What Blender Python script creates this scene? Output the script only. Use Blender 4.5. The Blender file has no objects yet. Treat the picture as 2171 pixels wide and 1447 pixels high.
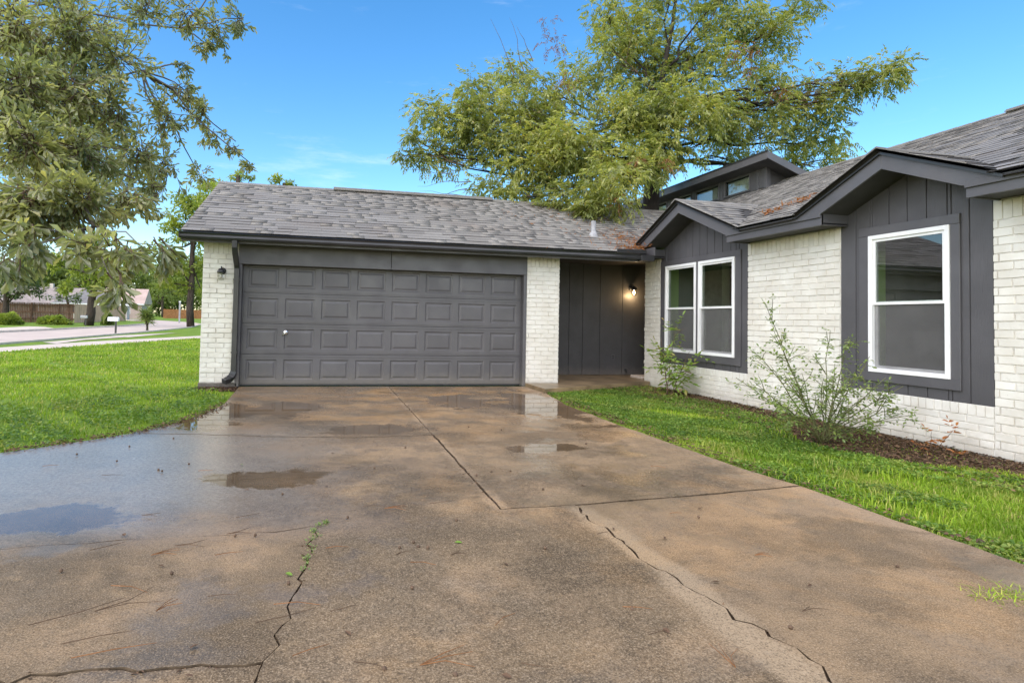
import bpy, bmesh, math, random
import numpy as np
from mathutils import Vector, Matrix

random.seed(7)
RNG = np.random.default_rng(11)
scene = bpy.context.scene
COL = scene.collection

# ------------------------------------------------------------------ camera
F, CX, CY, IW, IH = 1200.6, 933.8, 638.3, 2171.0, 1447.0
CAM = np.array([1.3758, -9.9024, 1.1755])
CR = np.array([0.97966993, -0.19938256, 0.02221314])
CU = np.array([-0.02823415, -0.02740563, 0.99922558])
CF = np.array([0.19861939, 0.97953842, 0.03247787])
cam_d = bpy.data.cameras.new("camera")
cam_d.sensor_fit = 'HORIZONTAL'
cam_d.sensor_width = 36.0
cam_d.lens = 36.0 * F / IW
cam_d.shift_x = (IW / 2 - CX) / IW
cam_d.shift_y = -(IH / 2 - CY) / IW
cam_d.clip_start = 0.05
cam_d.clip_end = 3000
cam = bpy.data.objects.new("camera", cam_d)
m = Matrix.Identity(4)
for i in range(3):
    m[i][0] = CR[i]; m[i][1] = CU[i]; m[i][2] = -CF[i]; m[i][3] = CAM[i]
cam.matrix_world = m
COL.objects.link(cam)
scene.camera = cam

# ------------------------------------------------------------------ sky, sun, exposure
SUN_EL, SUN_AZ = 42.0, -131.0      # azimuth of the sun measured from +Y towards +X
world = bpy.data.worlds.new("World"); scene.world = world; world.use_nodes = True
wn, wl = world.node_tree.nodes, world.node_tree.links
wn.clear()
sky = wn.new('ShaderNodeTexSky'); sky.sky_type = 'NISHITA'; sky.sun_disc = False
sky.sun_elevation = math.radians(SUN_EL); sky.sun_rotation = math.radians(SUN_AZ)
sky.air_density = 1.0; sky.dust_density = 0.6; sky.ozone_density = 1.2; sky.altitude = 0
hsv = wn.new('ShaderNodeHueSaturation'); hsv.inputs['Saturation'].default_value = 1.36; hsv.inputs['Hue'].default_value = .498
bg = wn.new('ShaderNodeBackground'); bg.inputs['Strength'].default_value = 0.165
wo = wn.new('ShaderNodeOutputWorld')
wl.new(sky.outputs[0], hsv.inputs['Color']); tc = wn.new('ShaderNodeTexCoord'); mp = wn.new('ShaderNodeMapping'); mp.inputs['Scale'].default_value = (2.2, 3.0, 11.0)
cn_ = wn.new('ShaderNodeTexNoise'); cn_.inputs['Scale'].default_value = 1.6; cn_.inputs['Detail'].default_value = 7; cn_.inputs['Roughness'].default_value = .62
mr = wn.new('ShaderNodeMapRange'); mr.interpolation_type = 'SMOOTHSTEP'; mr.inputs[1].default_value = .57; mr.inputs[2].default_value = .78; mr.inputs[4].default_value = .22
cm = wn.new('ShaderNodeMix'); cm.data_type = 'RGBA'; cm.inputs[7].default_value = (5.2, 5.4, 5.8, 1)      # thin cirrus
wl.new(tc.outputs['Generated'], mp.inputs[0]); wl.new(mp.outputs[0], cn_.inputs['Vector']); wl.new(cn_.outputs['Fac'], mr.inputs[0]); wl.new(mr.outputs[0], cm.inputs[0]); wl.new(hsv.outputs[0], cm.inputs[6])
wl.new(cm.outputs[2], bg.inputs['Color']); wl.new(bg.outputs[0], wo.inputs['Surface'])
sun_d = bpy.data.lights.new("sun", 'SUN'); sun_d.energy = 3.5; sun_d.angle = math.radians(140); sun_d.color = (1.0, 0.87, 0.71)
sun = bpy.data.objects.new("sun", sun_d); COL.objects.link(sun)
az, el = math.radians(SUN_AZ), math.radians(SUN_EL)
sdir = Vector((math.sin(az) * math.cos(el), math.cos(az) * math.cos(el), math.sin(el)))
sun.rotation_euler = sdir.to_track_quat('Z', 'Y').to_euler()
vs = scene.view_settings
vs.view_transform = 'Standard'; vs.look = 'None'; vs.gamma = 1.0; vs.exposure = 0.8; vs.use_curve_mapping = False
cy = scene.cycles
cy.max_bounces = 10; cy.transparent_max_bounces = 24; cy.use_denoising = True
cy.caustics_reflective = False; cy.caustics_refractive = False; cy.sample_clamp_indirect = 6.0

# ------------------------------------------------------------------ helpers
def ray(px, py):
    return CF + (px - CX) / F * CR - (py - CY) / F * CU
def at(px, py, depth):
    return CAM + depth * ray(px, py)
def gnd(px, py, z=0.0):
    d = ray(px, py); return CAM + (z - CAM[2]) / d[2] * d
def project(P):
    d = np.asarray(P, float) - CAM
    z = d @ CF
    return np.stack([CX + F * (d @ CR) / z, CY - F * (d @ CU) / z, z], -1)

def link(o, parent=None, off=None):
    COL.objects.link(o)
    if parent is not None:
        o.parent = parent
        if off is not None:
            o.location = off
        elif parent.type == 'EMPTY' and parent.get('_root'):
            o.location = [-c for c in parent.location]
    return o
def tag(o, label=None, cat=None, group=None, kind=None):
    if label: o['label'] = label
    if cat: o['category'] = cat
    if group: o['group'] = group
    if kind: o['kind'] = kind
    return o
def empty(name, loc, label, cat, group=None):
    o = bpy.data.objects.new(name, None); o.location = loc; o.empty_display_size = 0.2
    COL.objects.link(o); o['_root'] = 1
    return tag(o, label, cat, group)

class MB:
    """collects vertices and faces, in world coordinates"""
    def __init__(s): s.v = []; s.f = []
    def add(s, vs, fs):
        b = len(s.v); s.v += [tuple(map(float, q)) for q in vs]; s.f += [tuple(b + i for i in f) for f in fs]; return s
    def box(s, x0, x1, y0, y1, z0, z1):
        x0, x1 = sorted((x0, x1)); y0, y1 = sorted((y0, y1)); z0, z1 = sorted((z0, z1))
        return s.add([(x0,y0,z0),(x1,y0,z0),(x1,y1,z0),(x0,y1,z0),(x0,y0,z1),(x1,y0,z1),(x1,y1,z1),(x0,y1,z1)],
                     [(0,3,2,1),(4,5,6,7),(0,1,5,4),(1,2,6,5),(2,3,7,6),(3,0,4,7)])
    def prism(s, poly, vec):
        """planar polygon swept along vec"""
        n = len(poly); p = [Vector(q) for q in poly]; v = Vector(vec)
        return s.add([*p, *[q + v for q in p]], [tuple(range(n))[::-1], tuple(range(n, 2 * n))] + [(i, (i + 1) % n, n + (i + 1) % n, n + i) for i in range(n)])
    def tube(s, pts, rad, sides=6, cap=True):
        pts = [Vector(p) for p in pts]; n = len(pts)
        if not hasattr(rad, '__len__'): rad = [rad] * n
        vs = []; fs = []
        t0 = (pts[1] - pts[0]).normalized()
        a = t0.orthogonal().normalized()
        for i, p in enumerate(pts):
            t = (pts[min(i + 1, n - 1)] - pts[max(i - 1, 0)])
            t = t.normalized() if t.length > 1e-9 else t0
            a = (a - t * a.dot(t)); a = a.normalized() if a.length > 1e-6 else t.orthogonal().normalized()
            b = t.cross(a)
            for k in range(sides):
                w = 2 * math.pi * k / sides
                vs.append(p + (a * math.cos(w) + b * math.sin(w)) * rad[i])
        for i in range(n - 1):
            for k in range(sides):
                k2 = (k + 1) % sides
                fs.append((i * sides + k, i * sides + k2, (i + 1) * sides + k2, (i + 1) * sides + k))
        if cap: fs += [tuple(range(sides))[::-1], tuple((n - 1) * sides + k for k in range(sides))]
        return s.add(vs, fs)
    def lathe(s, c, prof, sides=14, axis='z'):
        vs = []; fs = []
        for r, h in prof:
            for k in range(sides):
                w = 2 * math.pi * k / sides
                q = (r * math.cos(w), r * math.sin(w), h) if axis == 'z' else (r * math.cos(w), h, r * math.sin(w))
                vs.append((c[0] + q[0], c[1] + q[1], c[2] + q[2]))
        for i in range(len(prof) - 1):
            for k in range(sides):
                k2 = (k + 1) % sides
                fs.append((i * sides + k, i * sides + k2, (i + 1) * sides + k2, (i + 1) * sides + k))
        return s.add(vs, fs)
    def mesh(s, name):
        me = bpy.data.meshes.new(name); me.from_pydata(s.v, [], s.f); me.update(); return me
    def build(s, name, mat, parent=None, bevel=0.0, smooth=False, recalc=True):
        me = s.mesh(name)
        if recalc or bevel:
            bm = bmesh.new(); bm.from_mesh(me)
            bmesh.ops.recalc_face_normals(bm, faces=bm.faces)
            if bevel:
                bmesh.ops.bevel(bm, geom=[e for e in bm.edges if e.is_manifold and e.calc_face_angle(0) > 0.5], offset=bevel, segments=1, affect='EDGES')
            bm.to_mesh(me); bm.free()
        if smooth:
            me.polygons.foreach_set('use_smooth', [True] * len(me.polygons))
        me.materials.append(mat)
        return link(bpy.data.objects.new(name, me), parent)

def np_mesh(name, V, Fq, mat, parent=None, smooth=False, kind=None):
    """V (N,3) and Fq (M,k) equal-sided faces -> object, fast"""
    V = np.ascontiguousarray(V, np.float32); Fq = np.ascontiguousarray(Fq, np.int32)
    me = bpy.data.meshes.new(name); k = Fq.shape[1]
    me.vertices.add(len(V)); me.vertices.foreach_set('co', V.ravel())
    me.loops.add(Fq.size); me.loops.foreach_set('vertex_index', Fq.ravel())
    me.polygons.add(len(Fq)); me.polygons.foreach_set('loop_start', np.arange(0, Fq.size, k, dtype=np.int32))
    me.polygons.foreach_set('loop_total', np.full(len(Fq), k, np.int32))
    if smooth: me.polygons.foreach_set('use_smooth', np.ones(len(Fq), bool))
    me.update(calc_edges=True)
    me.materials.append(mat)
    o = link(bpy.data.objects.new(name, me), parent)
    if kind: o['kind'] = kind
    return o

def unit(a): return a / np.maximum(np.linalg.norm(a, axis=-1, keepdims=True), 1e-9)
LEAF_OVAL = (np.array([(0,0,0),(.22,.38,.05),(.62,.5,.07),(1,0,-.06),(.62,-.5,.07),(.22,-.38,.05)]), np.array([(0,1,2,3),(0,3,4,5)]))
LEAF_OBOV = (np.array([(0,0,0),(.35,.16,.02),(.72,.5,.08),(1,.12,-.04),(1,-.12,-.04),(.72,-.5,.08),(.35,-.16,.02),(.55,0,-.03)]),
             np.array([(0,7,2,1),(7,4,3,2),(7,6,5,4),(0,6,7,7)]))
LEAF_OBOV = (np.array([(0,0,0),(.35,.17,.03),(.74,.5,.08),(1,.0,-.04),(.74,-.5,.08),(.35,-.17,.03)]), np.array([(0,1,2,3),(0,3,4,5)]))
LEAF_LANCE = (np.array([(0,0,0),(.4,.5,.06),(1,0,-.12),(.4,-.5,.06)]), np.array([(0,1,2,3)]))
def leaves(P, D, N, L, W, tpl):
    """instances of a leaf template along direction D with face normal near N"""
    D = unit(D); S = unit(np.cross(N, D)); Nn = np.cross(D, S)
    T, Fc = tpl; n = len(P); k = len(T)
    L = np.broadcast_to(np.asarray(L, float), (n,)); W = np.broadcast_to(np.asarray(W, float), (n,))
    V = (P[:, None, :] + T[None, :, 0, None] * (D * L[:, None])[:, None, :] + T[None, :, 1, None] * (S * W[:, None])[:, None, :]
         + T[None, :, 2, None] * (Nn * L[:, None])[:, None, :])
    Fq = (Fc[None] + (np.arange(n) * k)[:, None, None]).reshape(-1, Fc.shape[1])
    return V.reshape(-1, 3), Fq
def rnd_dir(n):
    return unit(RNG.normal(size=(n, 3)))

# ------------------------------------------------------------------ materials
def new_mat(name):
    mt = bpy.data.materials.new(name); mt.use_nodes = True
    nt = mt.node_tree; b = nt.nodes['Principled BSDF']
    return mt, nt, b
class NT:
    def __init__(s, nt): s.nt = nt; s.n = nt.nodes; s.l = nt.links
    def put(s, sock, v):
        if isinstance(v, bpy.types.NodeSocket): s.l.new(v, sock)
        elif isinstance(v, (tuple, list)) and len(v) == 3 and sock.type == 'RGBA': sock.default_value = (*v, 1)
        else: sock.default_value = v
    def pos(s): return s.n.new('ShaderNodeNewGeometry').outputs['Position']
    def island(s): return s.n.new('ShaderNodeNewGeometry').outputs['Random Per Island']
    def objrand(s): return s.n.new('ShaderNodeObjectInfo').outputs['Random']
    def noise(s, scale, detail=4, rough=.55, vec=None, dist=0.0, stretch=None):
        n = s.n.new('ShaderNodeTexNoise'); n.inputs['Scale'].default_value = scale; n.inputs['Detail'].default_value = detail
        n.inputs['Roughness'].default_value = rough; n.inputs['Distortion'].default_value = dist
        v = vec or s.pos()
        if stretch: v = s.vmath('MULTIPLY', v, stretch)
        s.l.new(v, n.inputs['Vector']); return n.outputs['Fac']
    def vor(s, scale, vec=None, out='Distance'):
        n = s.n.new('ShaderNodeTexVoronoi'); n.inputs['Scale'].default_value = scale; s.l.new(vec or s.pos(), n.inputs['Vector']); return n.outputs[out]
    def vmath(s, op, a, b):
        n = s.n.new('ShaderNodeVectorMath'); n.operation = op; s.put(n.inputs[0], a); s.put(n.inputs[1], b); return n.outputs[0]
    def length(s, a):
        n = s.n.new('ShaderNodeVectorMath'); n.operation = 'LENGTH'; s.put(n.inputs[0], a); return n.outputs['Value']
    def math(s, op, a, b=0.0, clamp=False):
        n = s.n.new('ShaderNodeMath'); n.operation = op; n.use_clamp = clamp; s.put(n.inputs[0], a); s.put(n.inputs[1], b); return n.outputs[0]
    def rng(s, v, a, b, c=0.0, d=1.0, smooth=True):
        n = s.n.new('ShaderNodeMapRange'); n.interpolation_type = 'SMOOTHSTEP' if smooth else 'LINEAR'
        for i, q in enumerate((v, a, b, c, d)): s.put(n.inputs[i], q)
        return n.outputs[0]
    def mix(s, f, a, b, mode='MIX'):
        n = s.n.new('ShaderNodeMix'); n.data_type = 'RGBA'; n.blend_type = mode
        s.put(n.inputs[0], f); s.put(n.inputs[6], a); s.put(n.inputs[7], b); return n.outputs[2]
    def ramp(s, f, stops):
        n = s.n.new('ShaderNodeValToRGB'); e = n.color_ramp.elements
        while len(e) < len(stops): e.new(.5)
        for q, (p, c) in zip(e, stops): q.position = p; q.color = (*c, 1)
        s.put(n.inputs[0], f); return n.outputs[0]
    def bump(s, h, strength=.3, dist=.01):
        n = s.n.new('ShaderNodeBump'); n.inputs['Strength'].default_value = strength; n.inputs['Distance'].default_value = dist
        s.put(n.inputs['Height'], h); return n.outputs[0]
    def sep(s, v):
        n = s.n.new('ShaderNodeSeparateXYZ'); s.put(n.inputs[0], v); return n.outputs

def simple(name, c, rough=.6, spec=.4, var=.12, scale=6, bump=.0, bscale=120, metal=0.0, stretch=None, rnd=0.0):
    mt, nt, b = new_mat(name); t = NT(nt)
    c = np.array(c)
    col = t.mix(t.rng(t.noise(scale, 5, stretch=stretch), .3, .7), tuple(c * (1 - var)), tuple(np.minimum(c * (1 + var), .95)))
    if rnd:
        col = t.mix(1.0, col, t.ramp(t.objrand(), [(0, (1 - rnd,) * 3), (1, (1 + rnd,) * 3)]), 'MULTIPLY')
    t.put(b.inputs['Base Color'], col)
    b.inputs['Roughness'].default_value = rough; b.inputs['Specular IOR Level'].default_value = spec; b.inputs['Metallic'].default_value = metal
    if bump: t.put(b.inputs['Normal'], t.bump(t.noise(bscale, 3, stretch=stretch), bump, .004))
    return mt

def leaf_mat(name, stops, rough=.4, trans=.3, clump=None, spec=.5, dry=0):
    mt, nt, b = new_mat(name); t = NT(nt)
    col = t.ramp(t.island(), stops)
    if clump:
        col = t.mix(1.0, col, t.ramp(t.noise(clump, 5, .6), [(.36, (.55, .62, .58)), (.64, (1.28, 1.22, 1.1))]), 'MULTIPLY')
    if dry:
        k = t.math('MULTIPLY', t.rng(t.math('ADD', t.noise(1.5, 6, .65), t.math('MULTIPLY', t.math('SUBTRACT', t.island(), .5), .16)), .52, .66), dry)
        col = t.mix(k, col, (.40, .36, .12))
    t.put(b.inputs['Base Color'], col); b.inputs['Roughness'].default_value = rough
    b.inputs['Specular IOR Level'].default_value = spec
    tr = t.n.new('ShaderNodeBsdfTranslucent'); t.put(tr.inputs['Color'], t.mix(1.0, col, (1.5, 1.6, .8), 'MULTIPLY'))
    mx = t.n.new('ShaderNodeMixShader'); mx.inputs[0].default_value = trans
    t.l.new(b.outputs[0], mx.inputs[1]); t.l.new(tr.outputs[0], mx.inputs[2])
    t.l.new(mx.outputs[0], t.n['Material Output'].inputs['Surface'])
    return mt

M = {}
# white painted brick
mt, nt, b = new_mat('white_painted_brick'); t = NT(nt); M['brick'] = mt
z = t.sep(t.pos())[2]
c = t.mix(t.rng(t.noise(3.2, 6), .35, .7), (.70, .665, .60), (.79, .77, .72))
c = t.mix(t.math('MULTIPLY', t.rng(t.noise(9, 6, .65), .60, .74), .35), c, (.47, .43, .37))
c = t.mix(t.math('MULTIPLY', t.rng(t.vor(14), .0, .06, 1, 0), t.rng(t.noise(5), .55, .7)), c, (.30, .27, .23))
c = t.mix(1.0, c, t.ramp(t.objrand(), [(0, (.93, .93, .92)), (1, (1.04, 1.04, 1.03))]), 'MULTIPLY')
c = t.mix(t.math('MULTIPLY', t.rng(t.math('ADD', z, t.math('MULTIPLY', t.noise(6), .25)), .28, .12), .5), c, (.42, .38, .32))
t.put(b.inputs['Base Color'], c); b.inputs['Roughness'].default_value = .55; b.inputs['Specular IOR Level'].default_value = .35
t.put(b.inputs['Normal'], t.bump(t.math('ADD', t.noise(60, 4), t.math('MULTIPLY', t.noise(14, 3), 1.2)), .45, .006))
# charcoal paints
def charcoal(name, c, stretch, rough=.5, bump=.25):
    mt, nt, b = new_mat(name); t = NT(nt); c = np.array(c)
    col = t.mix(t.rng(t.noise(1.7, 5), .3, .7), tuple(c * .88), tuple(c * 1.12))
    col = t.mix(t.math('MULTIPLY', t.rng(t.noise(5, 6, .7, stretch=(1, 1, .25)), .58, .72), .3), col, tuple(c * 1.35))
    zz = t.math('ADD', t.sep(t.pos())[2], t.math('MULTIPLY', t.noise(9, 6, .7), .35))
    col = t.mix(t.math('MULTIPLY', t.rng(zz, .48, .16), .45), col, (.20, .17, .14))
    t.put(b.inputs['Base Color'], col); t.put(b.inputs['Roughness'], t.rng(t.noise(4, 4), .3, .7, rough - .08, rough + .12))
    t.put(b.inputs['Normal'], t.bump(t.noise(55, 4, .6, stretch=stretch), bump, .006))
    return mt
M['mortar'] = simple('painted_mortar', (.66, .635, .59), .8, .2, .2, 8, .4, 60)
M['siding'] = charcoal('charcoal_siding', (.080, .077, .083), (1, 2.2, .18), .55, .55)
M['trim'] = charcoal('charcoal_trim', (.090, .087, .094), (.15, .15, 2), .45, .2)
M['door'] = charcoal('charcoal_door', (.093, .089, .095), (.15, 1, 3), .42, .12)
M['gutter'] = simple('black_gutter', (.030, .030, .032), .3, .5, .2, 3)
M['soffit'] = simple('soffit', (.06, .058, .062), .6, .3, .15, 3)
M['dark_wall'] = charcoal('porch_siding', (.06, .058, .062), (3, 1, .15), .6, .5)
M['white'] = simple('white_vinyl', (.83, .83, .83), .35, .5, .03, 4)
M['void'] = simple('dark_opening_standin', (.30, .29, .28), .8, .2, .2, 2)
M['green_wall'] = simple('green_wall', (.66, .82, .40), .7, .2, .04, 2)
M['room_wall'] = simple('room_wall', (.72, .71, .68), .8, .2, .05, 2)
M['room_floor'] = simple('room_floor', (.42, .36, .30), .5, .3, .2, 3)
M['chrome'] = simple('chrome', (.75, .75, .77), .2, .5, .05, 3, metal=1.0)
M['black_metal'] = simple('black_metal', (.02, .02, .022), .35, .5, .2, 8)
M['pipe'] = simple('grey_vent_pipe', (.33, .33, .34), .5, .4, .2, 8)
M['screen'] = None
# shingles
mt, nt, b = new_mat('shingle'); t = NT(nt); M['shingle'] = mt
r = t.math('FRACT', t.math('ADD', t.math('MULTIPLY', t.objrand(), 7.31), t.island()))
c = t.ramp(r, [(0, (.150, .143, .132)), (.3, (.187, .178, .164)), (.75, (.205, .195, .180)), (1, (.235, .225, .208))])
c = t.mix(t.rng(t.noise(150, 2), .35, .65), t.mix(1.0, c, (.72, .72, .72), 'MULTIPLY'), t.mix(1.0, c, (1.25, 1.22, 1.2), 'MULTIPLY'))
c = t.mix(t.math('MULTIPLY', t.rng(t.noise(.9, 5), .5, .75), .45), c, (.15, .115, .09))
t.put(b.inputs['Base Color'], c); b.inputs['Roughness'].default_value = .62; b.inputs['Specular IOR Level'].default_value = .5
t.put(b.inputs['Normal'], t.bump(t.noise(220, 2), .5, .004))
M['shingle_edge'] = simple('shingle_edge', (.035, .032, .031), .8, .2, .3, 20)  # black asphalt cut edge, doubling as a painted shadow line under each tab
M['deck'] = simple('roof_underlay', (.05, .047, .045), .8, .2, .2, 5)
# wet concrete
mt, nt, b = new_mat('wet_concrete'); t = NT(nt); M['concrete'] = mt
P = t.pos(); xyz = t.sep(P)
big = t.noise(.55, 6, .6); mid = t.noise(2.3, 7, .62); fine = t.noise(46, 6, .8)
c = t.mix(t.rng(mid, .36, .64), (.140, .105, .070), (.275, .200, .126))
c = t.mix(t.rng(big, .44, .66), c, t.mix(t.rng(t.noise(7, 5), .35, .65), (.34, .245, .155), (.26, .195, .135)))
c = t.mix(t.math('MULTIPLY', t.rng(t.math('SUBTRACT', t.noise(.7, 6, .65), t.math('MULTIPLY', xyz[0], .055)), .42, .56), .55), c, t.mix(t.rng(t.noise(11, 6, .7), .38, .62), (.125, .110, .092), (.245, .215, .180)))
rust = t.math('MULTIPLY', t.rng(t.noise(1.1, 6, .65, stretch=(1, 1.5, 1)), .42, .60), t.rng(xyz[1], -5.2, -2.6))
c = t.mix(t.math('MULTIPLY', rust, .85), c, (.31, .195, .095))
jd = t.math('ABSOLUTE', t.math('SUBTRACT', xyz[0], 2.487))
c = t.mix(t.math('MULTIPLY', t.math('MULTIPLY', t.rng(t.math('ADD', jd, t.math('MULTIPLY', t.noise(5), .10)), .13, .07), t.rng(xyz[1], -6.6, -6.4)), .75), c, (.36, .27, .185))
c = t.mix(t.math('MULTIPLY', t.rng(t.math('ADD', xyz[0], t.math('MULTIPLY', t.noise(3), .25)), 4.72, 4.95), .6), c, (.38, .29, .21))
damp = t.math('MULTIPLY', t.math('MULTIPLY', t.rng(t.math('ADD', xyz[0], t.math('MULTIPLY', t.noise(2.0, 6, .65), .5)), 3.30, 3.05), t.rng(xyz[1], -6.6, -6.9)), t.rng(t.noise(1.2, 6, .65), .36, .52))
c = t.mix(t.math('MULTIPLY', damp, .55), c, (.098, .078, .052))
dark = t.rng(t.noise(.95, 7, .65, stretch=(1, 1.5, 1), dist=.5), .50, .62)
c = t.mix(t.math('MULTIPLY', dark, .62), c, (.078, .060, .040))
c = t.mix(t.math('MULTIPLY', t.rng(t.noise(24, 6, .8), .52, .66), .40), c, (.085, .066, .046))
c = t.mix(t.math('MULTIPLY', t.rng(t.noise(6, 7, .8, dist=.3), .54, .68), .4), c, (.37, .275, .17))
c2d = t.math('ABSOLUTE', t.math('SUBTRACT', t.math('ADD', xyz[0], t.math('MULTIPLY', t.noise(2.2, 5), .22)), 3.11))
c = t.mix(t.math('MULTIPLY', t.math('MULTIPLY', t.rng(c2d, .13, .05), t.rng(xyz[1], -6.4, -6.6)), .7), c, (.36, .285, .20))
c = t.mix(t.math('MULTIPLY', t.rng(fine, .52, .72), .6), c, (.38, .31, .235))
c = t.mix(t.math('MULTIPLY', t.rng(fine, .48, .30), .75), c, (.050, .041, .036))
grit = t.noise(150, 3, .8)
c = t.mix(t.math('MULTIPLY', t.rng(grit, .50, .66), .65), c, (.42, .34, .25))
c = t.mix(t.math('MULTIPLY', t.rng(grit, .49, .34), .70), c, (.045, .036, .028))
agg = t.vor(95)
c = t.mix(t.math('MULTIPLY', t.rng(agg, .13, .04), t.rng(t.noise(31, 2), .5, .62)), c, (.46, .40, .33))
# puddles: low spots that hold a film of water (world x, y, rx, ry)
pud = None
for (px_, py_, rx, ry) in ((1.02, -5.60, .46, .24), (-.10, -6.30, .45, .24), (1.95, -3.8, .6, .30), (4.45, -2.2, .62, 1.5), (.1, -2.8, .45, 1.0), (.9, -2.4, .5, .6), (3.3, -1.8, .5, .7), (3.4, -4.9, .4, .2)):
    d = t.length(t.vmath('MULTIPLY', t.vmath('SUBTRACT', P, (px_, py_, 0)), (1 / rx, 1 / ry, 0)))
    d = t.math('ADD', d, t.math('MULTIPLY', t.math('SUBTRACT', t.noise(2.4, 7, .68), .5), 2.6))
    k = t.rng(d, 1.0, .80)
    pud = k if pud is None else t.math('MAXIMUM', pud, k)
wet = t.math('MULTIPLY', t.rng(xyz[1], -7.1, -6.3), t.rng(t.math('ADD', t.noise(1.5, 6, .65), t.math('MULTIPLY', t.rng(xyz[0], 2.4, -.2), .25)), .42, .60))
wet = t.math('MAXIMUM', wet, t.math('MULTIPLY', t.rng(t.noise(1.0, 5, .6), .52, .62), .7))
c = t.mix(t.math('MULTIPLY', wet, .30), c, t.mix(1.0, c, (.45, .42, .40), 'MULTIPLY'))
c = t.mix(t.math('MULTIPLY', pud, .55), c, (.070, .042, .018))
c = t.mix(t.math('MULTIPLY', t.math('MULTIPLY', t.rng(xyz[0], .6, 2.4, .35, 1.0), t.rng(t.noise(.9, 7, .72, dist=.4), .50, .62)), .55), c, t.mix(1.0, c, (1.28, 1.15, .97), 'MULTIPLY'))
c = t.mix(1.0, c, (1.04, .985, .90), 'MULTIPLY')
pale = t.math('MULTIPLY', t.rng(t.math('ADD', xyz[0], t.math('MULTIPLY', t.noise(1.6, 6, .65), 1.6)), 2.6, 1.4), t.rng(t.math('ADD', t.math('ABSOLUTE', t.math('SUBTRACT', xyz[1], -5.0)), t.math('MULTIPLY', t.noise(1.8, 6, .7), 1.4)), 2.35, 1.35))  # whitish sky sheen of the wet left zone, painted into the base colour
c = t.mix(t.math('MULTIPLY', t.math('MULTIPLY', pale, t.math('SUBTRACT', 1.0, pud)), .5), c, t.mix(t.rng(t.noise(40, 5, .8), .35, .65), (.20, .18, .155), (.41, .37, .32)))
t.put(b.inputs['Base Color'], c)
rgh = t.rng(t.math('ADD', wet, t.math('MULTIPLY', t.math('SUBTRACT', fine, .5), .35)), 0, 1, .65, .27)
rgh = t.mix(pud, rgh, (.025, .025, .025))
t.put(b.inputs['Roughness'], rgh)
b.inputs['IOR'].default_value = 1.50; t.put(b.inputs['Specular IOR Level'], t.math('MAXIMUM', t.rng(wet, 0, 1, .12, .65), t.math('MULTIPLY', pud, .6)))
hgt = t.math('ADD', t.math('MULTIPLY', fine, 1.0), t.math('MULTIPLY', agg, .5))
bp_ = t.n.new('ShaderNodeBump'); bp_.inputs['Distance'].default_value = .005
t.put(bp_.inputs['Height'], hgt); t.put(bp_.inputs['Strength'], t.math('MULTIPLY', t.math('SUBTRACT', 1.0, pud), t.rng(wet, 0, 1, .65, .16)))
t.l.new(bp_.outputs[0], b.inputs['Normal'])
M['dirt'] = simple('wet_dirt', (.095, .066, .040), .8, .3, .4, 25, .6, 90)
M['mulch_ground'] = simple('mulch_ground', (.075, .045, .026), .85, .3, .45, 18, .8, 60)
M['pale_concrete'] = simple('pale_concrete', (.56, .48, .41), .8, .15, .12, 2.5, .2, 40)
M['old_concrete'] = simple('old_concrete', (.13, .115, .10), .8, .3, .3, 6, .4, 40)
M['street'] = simple('street_concrete', (.52, .43, .375), .8, .15, .1, .8, .2, 30)
M['porch'] = simple('porch_concrete', (.23, .165, .095), .35, .5, .35, 3.0, .3, 50)
# lawn soil / turf
mt, nt, b = new_mat('turf'); t = NT(nt); M['turf'] = mt
c = t.mix(t.rng(t.noise(1.1, 6), .35, .65), (.155, .26, .018), (.24, .345, .03))
c = t.mix(t.rng(t.noise(26, 5, .7), .35, .7), t.mix(1.0, c, (.55, .6, .5), 'MULTIPLY'), c)
c = t.mix(t.math('MULTIPLY', t.rng(t.noise(.5, 5), .56, .7), .4), c, (.16, .14, .05))
t.put(b.inputs['Base Color'], c); b.inputs['Roughness'].default_value = .8; b.inputs['Specular IOR Level'].default_value = .2
t.put(b.inputs['Normal'], t.bump(t.noise(60, 4), .8, .02))
M['grass'] = leaf_mat('grass_blades', [(0, (.165, .27, .022)), (.5, (.245, .375, .03)), (.85, (.34, .44, .055)), (1, (.48, .43, .17))], .55, .3, .8, .2, .6)
M['weed'] = leaf_mat('ground_cover', [(0, (.075, .15, .026)), (.6, (.135, .24, .04)), (1, (.24, .33, .07))], .5, .25, 1.2, .25, .35)
M['pecan'] = leaf_mat('pecan_leaf', [(0, (.19, .215, .075)), (.45, (.29, .315, .11)), (.85, (.39, .405, .15)), (.95, (.46, .44, .16)), (1, (.46, .35, .11))], .36, .48, 1.1, .7)
M['brown_leaf'] = leaf_mat('dead_leaf', [(0, (.16, .065, .03)), (1, (.30, .14, .06))], .6, .3)
M['oak'] = leaf_mat('oak_leaf', [(0, (.20, .21, .11)), (.5, (.285, .298, .16)), (.9, (.39, .392, .24)), (1, (.44, .40, .19))], .25, .5, 1.8, 1.0)
M['bright_dead'] = leaf_mat('orange_dead_leaf', [(0, (.34, .12, .035)), (1, (.50, .22, .08))], .5, .3)
M['rose'] = leaf_mat('rose_leaf', [(0, (.13, .19, .055)), (.6, (.20, .275, .08)), (1, (.31, .36, .10))], .4, .3)
M['sapling'] = leaf_mat('sapling_leaf', [(0, (.17, .27, .05)), (.7, (.27, .38, .08)), (1, (.36, .25, .10))], .4, .35)
M['far_leaf'] = leaf_mat('far_leaf', [(0, (.12, .165, .045)), (1, (.24, .29, .085))], .6, .35, .5)
M['far_lime'] = leaf_mat('lime_leaf', [(0, (.17, .23, .035)), (1, (.33, .37, .08))], .6, .4, .5)
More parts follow.
